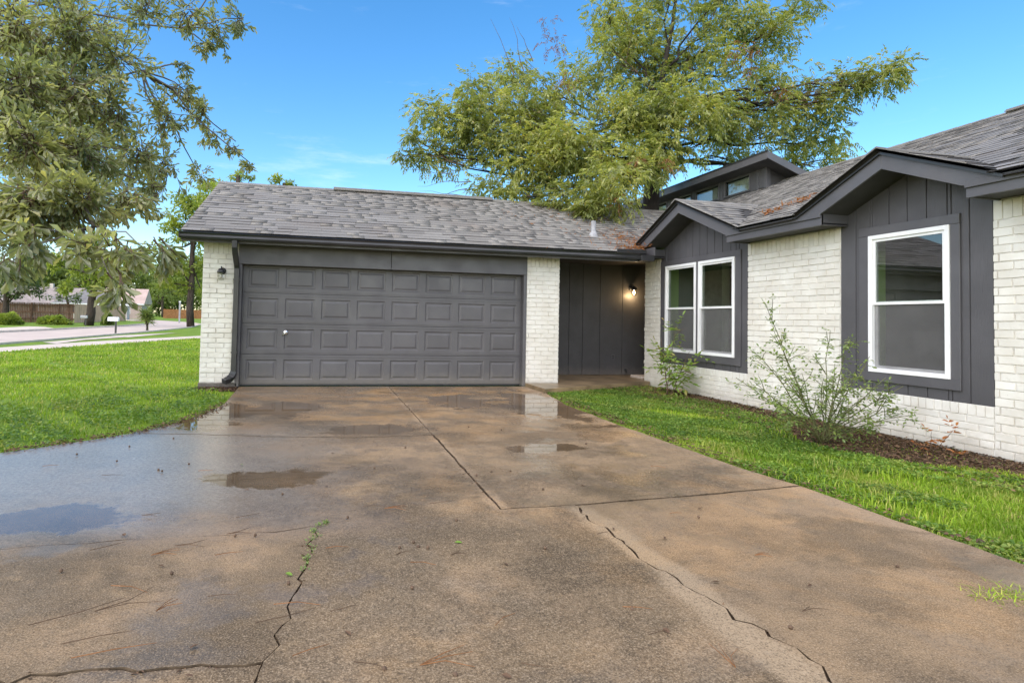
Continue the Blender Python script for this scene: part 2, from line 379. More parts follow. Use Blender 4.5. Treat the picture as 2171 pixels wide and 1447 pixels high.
M['far_dark'] = leaf_mat('dark_leaf', [(0, (.075, .11, .05)), (1, (.14, .18, .08))], .6, .3, .5)
M['dark_bark'] = simple('dark_bark', (.028, .023, .020), .85, .2, .4, 9, .9, 45, stretch=(1, 1, .3))
M['far_purple'] = leaf_mat('purple_leaf', [(0, (.06, .03, .035)), (1, (.13, .07, .075))], .6, .3)
M['bark'] = simple('bark', (.055, .042, .034), .85, .2, .4, 9, .9, 45, stretch=(1, 1, .3))
M['grey_bark'] = simple('grey_bark', (.15, .13, .115), .85, .2, .4, 9, .9, 45, stretch=(1, 1, .3))
M['cane'] = simple('green_cane', (.12, .125, .05), .5, .3, .3, 12)
M['twig'] = simple('twig_brown', (.11, .07, .045), .7, .3, .3, 12)
M['red_cane'] = simple('red_cane', (.17, .075, .045), .6, .3, .3, 12)
M['needle'] = simple('pine_needle', (.26, .12, .05), .6, .3, .3, 12)
M['fence_brown'] = simple('stained_fence', (.15, .085, .058), .8, .2, .3, 3, stretch=(3, 3, .3), rnd=.25)
M['fence_grey'] = simple('weathered_fence', (.56, .36, .25), .8, .1, .3, 3, stretch=(3, 3, .3))
M['fence_orange'] = simple('cedar_fence', (.40, .17, .07), .8, .2, .2, 3)
M['far_wall'] = simple('pale_house_wall', (.50, .45, .40), .8, .2, .1, 1)
M['far_brick'] = simple('pink_house_brick', (.48, .36, .32), .8, .2, .1, 1)
M['far_roof'] = simple('pale_roof', (.30, .255, .235), .8, .2, .2, 2)
M['far_roof_dark'] = simple('grey_roof', (.20, .19, .19), .8, .2, .2, 2)
M['mail'] = simple('white_mailbox', (.75, .75, .76), .4, .5, .05, 5)
# glass
mt, nt, b = new_mat('window_glass'); t = NT(nt); M['glass'] = mt
tr = t.n.new('ShaderNodeBsdfTransparent'); tr.inputs[0].default_value = (.86, .90, .87, 1)
gl = t.n.new('ShaderNodeBsdfGlossy'); gl.inputs['Roughness'].default_value = .012
fr = t.n.new('ShaderNodeFresnel'); fr.inputs['IOR'].default_value = 1.62
mx = t.n.new('ShaderNodeMixShader'); t.l.new(t.math('MULTIPLY', t.math('MULTIPLY', fr.outputs[0], 3.2, True), t.math('SUBTRACT', 1.0, t.n.new('ShaderNodeNewGeometry').outputs['Backfacing'])), mx.inputs[0])
t.l.new(tr.outputs[0], mx.inputs[1]); t.l.new(gl.outputs[0], mx.inputs[2]); t.l.new(mx.outputs[0], t.n['Material Output'].inputs['Surface'])
mt, nt, b = new_mat('insect_screen'); t = NT(nt); M['screen'] = mt
tr = t.n.new('ShaderNodeBsdfTransparent'); di = t.n.new('ShaderNodeBsdfDiffuse'); di.inputs[0].default_value = (.16, .155, .155, 1)
mx = t.n.new('ShaderNodeMixShader'); t.put(mx.inputs[0], t.rng(t.noise(3, 4), .3, .7, .48, .62))
t.l.new(tr.outputs[0], mx.inputs[1]); t.l.new(di.outputs[0], mx.inputs[2]); t.l.new(mx.outputs[0], t.n['Material Output'].inputs['Surface'])
mt, nt, b = new_mat('lamp_bulb'); b.inputs['Emission Color'].default_value = (1, .62, .25, 1); b.inputs['Emission Strength'].default_value = 14; M['bulb'] = mt
mt, nt, b = new_mat('clear_bulb'); b.inputs['Base Color'].default_value = (.6, .58, .52, 1); b.inputs['Roughness'].default_value = .15; M['bulb_off'] = mt
mt, nt, b = new_mat('lamp_glass'); t = NT(nt); M['lamp_glass'] = mt
tr = t.n.new('ShaderNodeBsdfTransparent'); tr.inputs[0].default_value = (.93, .93, .92, 1)
gl = t.n.new('ShaderNodeBsdfGlossy'); gl.inputs['Roughness'].default_value = .05
fr = t.n.new('ShaderNodeFresnel'); fr.inputs['IOR'].default_value = 1.5
mx = t.n.new('ShaderNodeMixShader'); t.l.new(t.math('MULTIPLY', t.math('ADD', fr.outputs[0], .05), t.math('SUBTRACT', 1.0, t.n.new('ShaderNodeNewGeometry').outputs['Backfacing'])), mx.inputs[0])
t.l.new(tr.outputs[0], mx.inputs[1]); t.l.new(gl.outputs[0], mx.inputs[2]); t.l.new(mx.outputs[0], t.n['Material Output'].inputs['Surface'])

# ------------------------------------------------------------------ ground
def sheet(name, poly, z, mat, label_kind='structure', thick=None):
    mb = MB()
    if thick: mb.prism([(x, y, z - thick) for x, y in poly], (0, 0, thick))
    else: mb.add([(x, y, z) for x, y in poly], [tuple(range(len(poly)))])
    me = mb.mesh(name); bm = bmesh.new(); bm.from_mesh(me)
    bmesh.ops.triangulate(bm, faces=[f for f in bm.faces if len(f.verts) > 4]); bmesh.ops.recalc_face_normals(bm, faces=bm.faces)
    if not thick:
        for f in bm.faces:
            if f.normal.z < 0: f.normal_flip()
    bm.to_mesh(me); bm.free(); me.materials.append(mat)
    o = link(bpy.data.objects.new(name, me))
    if label_kind: o['kind'] = label_kind
    return o
S = 1200
sheet('ground', [(-S, -S), (S, -S), (S, S), (-S, S)], -.034, M['turf'])
sheet('street', [(-15.4, -60), (-9.8, -60), (-9.8, 30), (-10.6, 45), (-13.2, 62), (-18.5, 80), (-30, 102), (-60, 135), (-66, 130), (-36, 98), (-24, 78), (-18.2, 62), (-15.9, 44), (-15.4, 30)], -.026, M['street'])
def kerb(name, pts, w=.16, h=.13):
    mb = MB()
    for (a, b_) in zip(pts[:-1], pts[1:]):
        a, b_ = np.array(a), np.array(b_); d = unit((b_ - a)[None])[0]; n = np.array([-d[1], d[0]]) * w / 2
        mb.prism([(*(a - n), -.05), (*(b_ - n), -.05), (*(b_ + n), -.05), (*(a + n), -.05)], (0, 0, h))
    return tag(mb.build(name, M['pale_concrete']), kind='structure')
kerb('kerb', [(-15.5, -60), (-15.5, 30), (-16.0, 44), (-18.3, 62), (-24.1, 78), (-36, 98)])
kerb('kerb', [(-9.7, 3), (-9.7, 30), (-10.5, 45), (-13.1, 62), (-18.4, 80)], .15, .09)
sheet('sidewalk', [(-9.4, -4.5), (-8.2, 3), (-7.6, 8.3), (-6.8, 12.7), (-4.8, 20.2), (-2, 28), (-3, 30), (-5.5, 23.5), (-7.85, 15.6), (-8.75, 10.6), (-9.3, 4), (-10.0, -4.5)], -.022, M['pale_concrete'])
g = lambda *p: tuple(gnd(*p)[:2])
sheet('path', [g(90, 724), g(231, 712), g(272, 713), g(180, 719), g(120, 727)], -.018, M['pale_concrete'])
sheet('path', [g(231, 711), g(375, 704.5), g(300, 711.5), g(272, 714)], -.014, M['pale_concrete'])
sheet('sidewalk', [g(-60, 697), g(60, 691), g(95, 692), g(115, 695), g(70, 698), g(-60, 703)], -.018, M['pale_concrete'])

# driveway: separate slabs with open joints and cracks
def jag(pts, amp, step, seed):
    rr = random.Random(seed); out = []
    for (a, b_) in zip(pts[:-1], pts[1:]):
        n = max(1, int(math.dist(a, b_) / step))
        for i in range(n):
            f = i / n; j = amp if (i or len(out)) else 0
            out.append((a[0] + (b_[0] - a[0]) * f + rr.uniform(-j, j), a[1] + (b_[1] - a[1]) * f + rr.uniform(-j, j)))
    return out + [pts[-1]]
J1a = jag([(2.487, -.06), (2.487, -4.2)], .004, .12, 1)
J1b = jag([(2.487, -4.2), (2.484, -6.482)], .005, .12, 2)
J2a = jag([(2.484, -6.482), (2.20, -6.50), (1.41, -6.575)], .007, .1, 3)
J2b = jag([(1.41, -6.575), (1.16, -6.66), (.471, -6.668), (-.164, -6.70), (-3, -6.8), (-9.6, -7.0)], .012, .12, 4)
J2c = jag([(2.484, -6.482), (2.985, -6.462)], .006, .1, 5)
J2d = jag([(2.985, -6.462), (3.82, -6.39), (4.88, -6.272)], .006, .1, 6)
J3l = jag([(-.45, -3.83), (.186, -3.947), (.824, -4.10), (1.684, -4.244), (2.487, -4.2)], .012, .08, 7)
J3r = jag([(2.487, -4.2), (3.206, -4.172), (4.316, -4.144), (4.77, -4.13)], .006, .12, 8)
C1a = jag([(1.41, -6.575), (1.337, -6.812), (1.331, -7.021), (1.306, -7.247), (1.27, -7.515), (1.245, -7.70), (1.20, -7.862)], .022, .05, 9)
C1b = jag([(1.20, -7.862), (1.15, -8.1), (1.08, -8.7), (.9, -12)], .02, .06, 10)
C2 = jag([(2.985, -6.462), (2.964, -6.716), (2.993, -7.147), (2.949, -7.289), (3.014, -7.624), (3.032, -7.869), (3.078, -8.014), (3.106, -8.155), (3.068, -8.269), (3.2, -9), (3.4, -12)], .02, .05, 11)
C3 = jag([(1.20, -7.862), (1.007, -7.85), (.816, -7.844), (.663, -7.814), (.548, -7.805), (.428, -7.839), (-.5, -7.9), (-9.6, -8.1)], .016, .05, 12)
ED = [(.02, -.06), (.05, -.9), (.10, -1.93), (-.01, -2.74), (-.20, -3.4), (-.45, -3.83)]
ED2 = [(-.45, -3.83), (-.69, -4.08), (-.97, -4.35), (-1.3, -4.64), (-2.2, -5.1), (-4, -5.5), (-9.6, -5.6)]
RE1 = jag([(4.98, -.06), (5.0, -1.03), (4.80, -2.3), (4.77, -4.13)], .012, .15, 13)
RE2 = jag([(4.77, -4.13), (4.785, -5.65), (4.88, -6.272)], .012, .15, 14)
RE3 = jag([(4.88, -6.272), (4.865, -6.85), (4.89, -7.25), (4.88, -7.65), (4.9, -9), (4.9, -12)], .014, .12, 15)
R_ = lambda l: l[::-1]
def ring(*parts):
    out = []
    for p in parts:
        for q in p:
            if not out or math.dist(out[-1], q) > 1e-4: out.append(q)
    if math.dist(out[0], out[-1]) < 1e-4: out.pop()
    return out
_ri = random.Random(3)
def inset(poly, d):
    n = len(poly); a = sum(poly[i][0] * poly[(i + 1) % n][1] - poly[(i + 1) % n][0] * poly[i][1] for i in range(n))
    if a < 0: poly = poly[::-1]
    out = []
    for i in range(n):
        p0, p1, p2 = map(np.array, (poly[i - 1], poly[i], poly[(i + 1) % n]))
        d1 = (p1 - p0) / max(np.linalg.norm(p1 - p0), 1e-6); d2 = (p2 - p1) / max(np.linalg.norm(p2 - p1), 1e-6)
        nn = np.array([-(d1[1] + d2[1]), d1[0] + d2[0]]); ln = np.linalg.norm(nn)
        nn = nn / ln if ln > .3 else np.array([-d1[1], d1[0]])
        out.append(tuple(p1 + nn * d * _ri.uniform(.35, 1.6)))
    return out
slabs = [(ring(J1a, R_(J3l), R_(ED)), .006, 0), (ring(RE1, R_(J3r), R_(J1a)), .006, -.004),
         (ring(J3l, J1b, J2a, J2b, [(-9.6, -5.6)], R_(ED2)), .007, -.002), (ring(J3r, RE2, R_(J2d), R_(J2c), R_(J1b)), .008, .003),
         (ring(R_(J2b), C1a, C3), .0045, .0), (ring(C3, [(-9.6, -12)], R_(C1b)), .004, -.005),
         (ring(R_(J2a), J2c, C2, R_(C1b), R_(C1a)), .006, .004), (ring(R_(C2), J2d, RE3), .009, .0)]
drive = bpy.data.objects.new('driveway', None); drive['kind'] = 'structure'; COL.objects.link(drive)
drive['label'] = 'cracked wet brown concrete driveway in front of the garage'
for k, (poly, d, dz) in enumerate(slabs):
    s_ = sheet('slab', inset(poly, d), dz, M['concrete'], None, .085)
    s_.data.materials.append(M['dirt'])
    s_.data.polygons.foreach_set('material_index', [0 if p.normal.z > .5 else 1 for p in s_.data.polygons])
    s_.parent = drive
base = sheet('joint_soil', [(.03, -.05), (4.95, -.05), (4.96, -1.0), (4.76, -2.3), (4.74, -4.1), (4.85, -6.3), (4.85, -12), (-9.5, -12), (-9.5, -5.65), (-4, -5.55), (-2.2, -5.15), (-1.3, -4.7), (-.4, -3.9), (.0, -2.8), (.08, -1.9)], -.013, M['dirt'], None)
base.parent = drive
apron = sheet('walkway', [(4.99, -.04), (5.02, -.92), (5.75, -.62), (7.66, .22), (7.66, .46), (9.5, .48), (9.5, 1.56), (5.66, 1.56), (5.66, .62), (5.63, -.04)], .055, M['porch'], 'structure', .12)
sheet('mulch_bed', [(7.68, -.1), (7.46, -.4), (7.32, -1.3), (7.30, -2.6), (7.05, -3.9), (6.40, -4.55), (6.32, -5.2), (6.65, -5.75), (7.1, -6.0), (7.4, -6.5), (7.68, -7.2)], -.024, M['mulch_ground'])
sheet('mulch_bed', [(-.66, .2), (-.66, -.22), (-.35, -.42), (.01, -.48), (.01, .2)], -.024, M['mulch_ground'])

# ------------------------------------------------------------------ house
house = empty('house', (3.0, 2.0, 0), 'single storey house of white painted brick with charcoal siding, garage door and grey shingle roof', 'house')
XW = 7.69          # face of the window wing
WING_END, WING_FAR = .47, -8.4
P1 = (-.07, -2.37); P2 = (-3.957, -5.615); PZ = .457
W1 = (-.252, -2.107); W2 = (-4.347, -5.239); WZ = (.68, 2.275)
TOP = 2.45
# mortar-coated backing walls
mb = MB()
def wing_backing(y0, y1, z0, z1): mb.box(XW + .008, XW + .16, y0, y1, z0, z1)
wing_backing(WING_END, P1[0], -.1, TOP); wing_backing(P1[1], P2[0], -.1, TOP); wing_backing(P2[1], WING_FAR, -.1, TOP)
wing_backing(P1[0], P1[1], -.1, PZ - .002); wing_backing(P2[0], P2[1], -.1, PZ - .002)
wing_wall = mb.build('wing_wall', M['mortar'], house)
left_pier = MB().box(-.62, -.06, .008, .30, .055, 2.39).build('brick_pier', M['mortar'], house)
right_pier = MB().box(5.0, 5.636, .008, .30, -.05, 2.39).build('brick_pier', M['mortar'], house)
MB().box(-.62, -.45, .30, 6.2, .055, 2.39).build('garage_wall', M['mortar'], house)
MB().box(5.47, 5.636, .30, 1.5, -.05, 2.39).build('garage_wall', M['mortar'], house)
MB().box(-.635, -.03, -.012, 6.2, -.08, .056).build('foundation', M['old_concrete'], house, .008)
# bricks: unit brick face, chamfered, u along the wall, w up, outward depth
def brick_mesh(seed):
    rr = random.Random(seed); j = lambda a: rr.uniform(-a, a)
    c = .05
    v = []
    for (u, w) in ((0, 0), (1, 0), (1, 1), (0, 1)):
        v.append((u, 0.0, w))
    for (u, w) in ((c * .5, c), (1 - c * .5, c), (1 - c * .5, 1 - c), (c * .5, 1 - c)):
        v.append((u + j(.012), 1 + j(.12), w + j(.03)))
    v.append((.33, 1 + j(.18), c + j(.04))); v.append((.66, 1 + j(.18), 1 - c + j(.04)))
    f = [(0, 1, 5, 8, 4), (1, 2, 6, 5), (2, 3, 7, 9, 6), (3, 0, 4, 7), (4, 8, 9, 7), (8, 5, 6, 9)]
    return v, f
BR = [brick_mesh(s) for s in range(6)]
BRM = []
for v, f in BR:
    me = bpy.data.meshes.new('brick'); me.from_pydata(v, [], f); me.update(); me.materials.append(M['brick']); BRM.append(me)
bricks = []    # (origin, U, N, W, variant, parent)
def lay(part, o, U, N, length, z0, z1, course=.080, blen=.252, off=0.0, soldier_top=0.0, rowlock_top=0.0, proud=None):
    """brickwork on a rectangle: o start point at ground, U along, N outward"""
    o, U, N = map(np.array, (o, U, N)); J = .0075
    zt = z1 - soldier_top - rowlock_top
    n = max(1, round((zt - z0) / course)); ch = (zt - z0) / n
    def put(u0, u1, za, zb, out):
        bricks.append((o + U * (u0 + J / 2) + np.array([0, 0, za + J / 2]), U * (u1 - u0 - J), N * out, zb - za - J, random.randrange(6), part))
    for k in range(n):
        u = -((k % 2) * .5 + off) * blen - random.uniform(0, .02)
        out = .012 + random.uniform(-.002, .003)
        if proud and k % proud[0] == proud[1]: out = .022
        while u < length - .005:
            a, b_ = max(u, 0), min(u + blen, length)
            if b_ - a > .03: put(a, b_, z0 + k * ch, z0 + (k + 1) * ch, out)
            u += blen
    for hgt, zb in ((soldier_top, z1), (rowlock_top, z1)):
        if hgt:
            ns = max(1, round(length / .0805)); w = length / ns
            for k in range(ns): put(k * w, (k + 1) * w, zb - hgt, zb, .010 + random.uniform(-.003, .004))
Um = (0, -1, 0); Nm = (-1, 0, 0); XB = XW + .008
lay(wing_wall, (XB, WING_END, 0), Um, Nm, WING_END - P1[0], -.02, TOP, soldier_top=.20, proud=(8, 5))
lay(wing_wall, (XB, P1[1], 0), Um, Nm, P1[1] - P2[0], -.02, TOP, soldier_top=.20)
lay(wing_wall, (XB, P2[1], 0), Um, Nm, 2.6, -.02, TOP, soldier_top=.20, off=.3)
lay(wing_wall, (XB, P1[0], 0), Um, Nm, P1[0] - P1[1], -.02, PZ, rowlock_top=.115, off=.2)
lay(wing_wall, (XB, P2[0], 0), Um, Nm, P2[0] - P2[1], -.02, PZ, rowlock_top=.115, off=.4)
lay(left_pier, (-.62, .008, 0), (1, 0, 0), (0, -1, 0), .55, .06, 2.38, soldier_top=.20, proud=(8, 2))
lay(right_pier, (5.0, .008, 0), (1, 0, 0), (0, -1, 0), .636, -.02, 2.38, soldier_top=.20, off=.25)
lay(right_pier, (5.636, .008, 0), (0, 1, 0), (1, 0, 0), .28, .05, 2.38, off=.25)
lay(wing_wall, (XB + .15, WING_END, 0), (-1, 0, 0), (0, 1, 0), .15, -.02, TOP)

def piece_lists(items, limit):
    """indices of the pieces that show largest in the picture, and the rest"""
    A = np.array([[i[0], i[0] + i[1], i[0] + i[1] + i[3], i[0] + i[3]] for i in items])
    pr = project(A.reshape(-1, 3)).reshape(-1, 4, 3); x, y = pr[..., 0], pr[..., 1]
    area = .5 * np.abs((x * np.roll(y, -1, 1) - np.roll(x, -1, 1) * y).sum(1))
    cx_, cy_ = x.mean(1), y.mean(1)
    area[(cx_ < 0) | (cx_ > IW) | (cy_ < 0) | (cy_ > IH) | (pr[..., 2].min(1) < .3)] = 0
    order = np.argsort(-area)
    return order[:limit], order[limit:]
bl = [(b_[0], b_[1], b_[2], np.array([0, 0, b_[3]]), b_[4], b_[5]) for b_ in bricks]
top_, rest_ = piece_lists(bl, 300)
for i in top_:
    o_, U, N, Wv, var, part = bl[i]
    ob = bpy.data.objects.new('brick', BRM[var])
    ob.matrix_local = Matrix(((U[0], N[0], 0, o_[0]), (U[1], N[1], 0, o_[1]), (0, 0, Wv[2], o_[2]), (0, 0, 0, 1)))
    COL.objects.link(ob); ob.parent = part
mb = MB()
for i in rest_:
    o_, U, N, Wv, var, part = bl[i]
    v, f = BR[var]
    mb.add([o_ + U * q[0] + N * q[1] + Wv * q[2] for q in v], f)
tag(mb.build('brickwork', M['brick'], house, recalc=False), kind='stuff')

# garage door opening: jambs, header, door
for xj in (-.06, 4.94): MB().box(xj, xj + .06, -.012, .16, 0, 2.03).build('door_jamb', M['trim'], house, .003)
hd = MB().box(-.06, 2.484, -.025, .10, 2.03, 2.385).build('header_board', M['trim'], house, .004)
MB().box(2.490, 5.0, -.022, .10, 2.03, 2.385).build('header_board', M['trim'], house, .004)
MB().box(-.062, 5.002, .104, .30, 2.02, 2.39).build('header_backing', M['soffit'], house)
YD = .135; DX0, DX1 = .0, 4.94; SH = .52; NP = 8
pw = (DX1 - DX0 - .06) / NP
pan = [(DX0 + .03 + k * pw + .055, DX0 + .03 + (k + 1) * pw - .055) for k in range(NP)]
gd = MB(); 
for s_ in range(4):
    z0, z1 = .004 + s_ * SH + .004, .004 + (s_ + 1) * SH - .004
    za, zb = z0 + .085, z1 - .085
    xs = sorted({DX0, DX1, *[q for p in pan for q in p]}); zs = [z0, za, zb, z1]
    for i in range(len(xs) - 1):
        for j in range(3):
            if j == 1 and any(abs(xs[i] - p[0]) < 1e-6 for p in pan): continue
            gd.add([(xs[i], YD, zs[j]), (xs[i + 1], YD, zs[j]), (xs[i + 1], YD, zs[j + 1]), (xs[i], YD, zs[j + 1])], [(0, 1, 2, 3)])
    for zz, sg in ((z0, 1), (z1, -1)):     # rounded section edges with ribs
        gd.add([(DX0, YD, zz), (DX1, YD, zz), (DX1, YD + .02, zz - sg * .006), (DX0, YD + .02, zz - sg * .006)], [(0, 1, 2, 3)])
        gd.box(DX0, DX1, YD - .007, YD + .002, zz + sg * .026, zz + sg * .040)
gd.box(DX0, DX1, YD + .022, YD + .04, 0, 2.10)
gdo = gd.build('garage_door', M['door'], house, recalc=False)
MB().box(DX0 + .005, DX1 - .005, YD - .012, YD + .03, -.005, .018).build('bottom_seal', M['black_metal'], gdo)
pm = MB(); w_, h_ = pw - .11, SH - .178
loops = [(0, 0), (.016, .012), (.036, .012), (.062, .003)]
vv = []
for ins, dep in loops: vv += [(ins, dep, ins), (w_ - ins, dep, ins), (w_ - ins, dep, h_ - ins), (ins, dep, h_ - ins)]
ff = [(4 * l + k, 4 * l + (k + 1) % 4, 4 * l + 4 + (k + 1) % 4, 4 * l + 4 + k) for l in range(3) for k in range(4)] + [(12, 13, 14, 15)]
pme = MB().add(vv, ff).mesh('raised_panel'); pme.materials.append(M['door'])
for s_ in range(4):
    for p in pan:
        ob = bpy.data.objects.new('raised_panel', pme); ob.location = (p[0], YD, .004 + s_ * SH + .004 + .085)
        COL.objects.link(ob); ob.parent = gdo
hx, hz = .72, .90
hm = MB(); hm.lathe((hx, YD - .004, hz), [(.0, -.008), (.035, -.008), (.038, .0)], 14, 'y'); hm.lathe((hx, YD - .01, hz), [(0, -.05), (.011, -.05), (.012, 0)], 10, 'y')
hm.tube([(hx - .055, YD - .055, hz - .055), (hx, YD - .058, hz - .005), (hx + .005, YD - .055, hz + .05)], [.009, .011, .009], 8)
hm.build('handle', M['chrome'], gdo, smooth=True)

# porch recess
mb = MB(); YR = 1.50
gx = [5.636, 6.20, 6.52, 6.836, 7.24, 7.77, 8.3, 9.6]
for a, b_ in zip(gx[:-1], gx[1:]):
    MB().box(a + .004, b_ - .004, YR, YR + .03, .06, 2.47).build('siding_board', M['dark_wall'], house, .003)
MB().box(5.60, 9.6, YR + .022, YR + .1, .0, 2.5).build('porch_wall', M['soffit'], house)
MB().box(5.60, 9.6, -.2, YR + .05, 2.455, 2.47).build('porch_ceiling', M['soffit'], house)
MB().box(9.55, 9.6, .3, YR + .05, 0, 2.5).build('porch_wall', M['soffit'], house)
ol = MB().box(7.515, 7.59, YR - .012, YR, .39, .50).build('outlet_cover', M['siding'], house, .004)
MB().box(7.535, 7.57, YR - .018, YR - .012, .455, .485).box(7.535, 7.57, YR - .018, YR - .012, .41, .44).build('outlet_socket', M['black_metal'], ol)
fc = MB().tube([(7.84, YR, .16), (7.84, YR - .07, .16), (7.84, YR - .09, .11)], [.014, .016, .012], 8)
fco = fc.build('hose_faucet', M['black_metal'], house, smooth=True)
MB().lathe((7.84, YR - .065, .195), [(0, .012), (.03, .008), (.03, -.002), (0, -.004)], 10).build('faucet_wheel', M['black_metal'], fco)
MB().box(7.72, 9.2, .62, 1.05, .056, .11).build('door_step', M['pale_concrete'], house, .006)

# --- roofs (heights of each plane as functions of x, y)
GZ0, GY0, GS = 2.500, -.36, .479          # garage: eave height, eave y, slope
RY = 2.753
GE = GZ0 + GS * (RY - GY0)
WZ0, WX0, WS = 2.615, 7.23, .435          # wing
RX = 11.95
G1 = (-1.21, 3.325, .47); G2 = (-4.84, 3.15, .46)
def z_gar(x, y): return np.where((x > -.9) , GE - GS * np.abs(y - RY), -9)
def z_wing(x, y): return WZ0 + WS * (RX - WX0) - WS * np.abs(x - RX) + 0 * y
def z_g(G):
    return lambda x, y: np.where(x > 7.22, G[1] - G[2] * np.abs(y - G[0]), -9)
SURF = {'gar': z_gar, 'wing': z_wing, 'g1': z_g(G1), 'g2': z_g(G2)}
def on_top(name, x, y, tol=.012):
    z = SURF[name](x, y); o = -9.0
    for k, f in SURF.items():
        if k != name:
            if k == 'wing' and x < WX0: continue
            if k == 'gar' and y < GY0: continue
            o = max(o, float(f(x, y)))
    return z > o - tol
unit_sh = [(0,0,0),(1,0,0),(1,1,0),(0,1,0),(0,0,1),(1,0,1),(1,1,.05),(0,1,.05)]
sh_f = [(4,5,6,7),(0,1,5,4),(1,2,6,5),(3,0,4,7)]
shm = bpy.data.meshes.new('shingle'); shm.from_pydata(unit_sh, [], sh_f); shm.update(); shm.materials.append(M['shingle']); shm.materials.append(M['shingle_edge']); shm.polygons[1].material_index = 1
shingles = []
def shingle_plane(part, name, o, U, V, lu, lv, nu=None):
    """o lower left corner on the roof plane, U along eave, V up slope (unit)"""
    o, U, V = map(np.array, (o, U, V)); N = unit(np.cross(U, V)[None])[0]
    if N[2] < 0: N = -N
    ex = .155
    for r_ in range(int(lv / ex) + 1):
        u = -random.uniform(0, .3)
        v0 = r_ * ex; hv = ex + .02
        while u < lu:
            w = random.choice((.20, .26, .32, .40, .5))
            thick = random.choice((.0045, .005, .005, .010, .011))
            a, b_ = max(u, 0), min(u + w, lu)
            if b_ - a > .04:
                lo = o + U * a + V * v0
                mid_ = o + U * (a + b_) / 2 + V * (v0 + ex / 2)
                if on_top(name, mid_[0], mid_[1]):
                    jit = random.uniform(-.003, .003)
                    shingles.append((lo + V * jit, U * (b_ - a - .002), V * min(hv - jit, lv - v0 + .02), N * thick, part))
            u += w
def roof_sheet(name, pts, faces, th=.045):
    return MB().add([*pts, *[(p[0], p[1], p[2] - th) for p in pts]],
                    [f for f in faces] + [tuple(i + len(pts) for i in f[::-1]) for f in faces]).build(name, M['deck'], house, recalc=False)
dz = .006
gzz = lambda y: GZ0 + GS * (y - GY0) - dz
gr = roof_sheet('roof', [(-.9, GY0, GZ0 - dz), (7.24, GY0, GZ0 - dz), (10.42, RY, GE - dz), (-.9, RY, GE - dz), (-.9, RY + 3.4, GE - GS * 3.4), (10.42, RY + 3.4, GE - GS * 3.4), (7.24, .06, gzz(.06)), (7.52, .06, gzz(.06))], [(0, 1, 6, 7, 2, 3), (3, 2, 5, 4)])
cg = 1 / math.hypot(1, GS)
shingle_plane(gr, 'gar', (-.9, GY0, GZ0), (1, 0, 0), (0, cg, GS * cg), 12.0, (RY - GY0) / cg)
wp = [(WX0, -8.6)]
for G in (G2, G1):
    hw = (G[1] - WZ0) / G[2]; xb = WX0 + (G[1] - WZ0) / WS
    wp += [(WX0, G[0] - hw), (xb, G[0]), (WX0, G[0] + hw)]
wp = wp[:-1] + [(7.75, -.12), (7.9, 3.0), (WX0, 3.0), (WX0, 9.5), (RX, 9.5), (RX, -8.6)]
wv = [(x, y, float(z_wing(x, y)) - dz) for x, y in wp] + [(RX + 4.5, -8.6, float(z_wing(RX + 4.5, 0))), (RX + 4.5, 9.5, float(z_wing(RX + 4.5, 0)))]
nw = len(wp)
we = roof_sheet('roof', wv, [tuple(range(nw))[::-1], (nw - 2, nw - 1, nw, nw + 1)])
cw = 1 / math.hypot(1, WS)
shingle_plane(we, 'wing', (WX0, 9.0, WZ0), (0, -1, 0), (cw, 0, WS * cw), 17.4, (RX - WX0) / cw)
for nm, G in (('g1', G1), ('g2', G2)):
    hw = (G[1] - WZ0) / G[2]
    xb = WX0 + (G[1] - WZ0) / WS
    gp = roof_sheet('roof', [(7.22, G[0], G[1] - dz), (7.22, G[0] - hw, WZ0 - dz), (xb, G[0], G[1] - dz), (7.22, G[0] + hw, WZ0 - dz)], [(0, 1, 2), (3, 0, 2)], .03)
    cs = 1 / math.hypot(1, G[2])
    for sg in (-1, 1):
        shingle_plane(gp, nm, (7.22, G[0] + sg * hw, WZ0), (1, 0, 0), (0, -sg * cs, G[2] * cs), xb - 7.22, hw / cs)
top_, rest_ = piece_lists([(s_[0], s_[1], None, s_[2]) for s_ in shingles], 300)
for i in top_:
    lo, U, V, N, part = shingles[i]
    ob = bpy.data.objects.new('shingle', shm)
    ob.matrix_local = Matrix(((U[0], V[0], N[0], lo[0]), (U[1], V[1], N[1], lo[1]), (U[2], V[2], N[2], lo[2]), (0, 0, 0, 1)))
    COL.objects.link(ob); ob.parent = part
US = np.array(unit_sh, float)
VS = np.concatenate([shingles[i][0] + US[:, :1] * shingles[i][1] + US[:, 1:2] * shingles[i][2] + US[:, 2:] * shingles[i][3] for i in rest_])
FS = (np.array(sh_f)[None] + (np.arange(len(rest_)) * 8)[:, None, None]).reshape(-1, 4)
sf = np_mesh('shingle_field', VS, FS, M['shingle'], house, kind='stuff'); sf.data.materials.append(M['shingle_edge'])
sf.data.polygons.foreach_set('material_index', np.tile(np.array([0, 1, 0, 0], np.int32), len(rest_)))
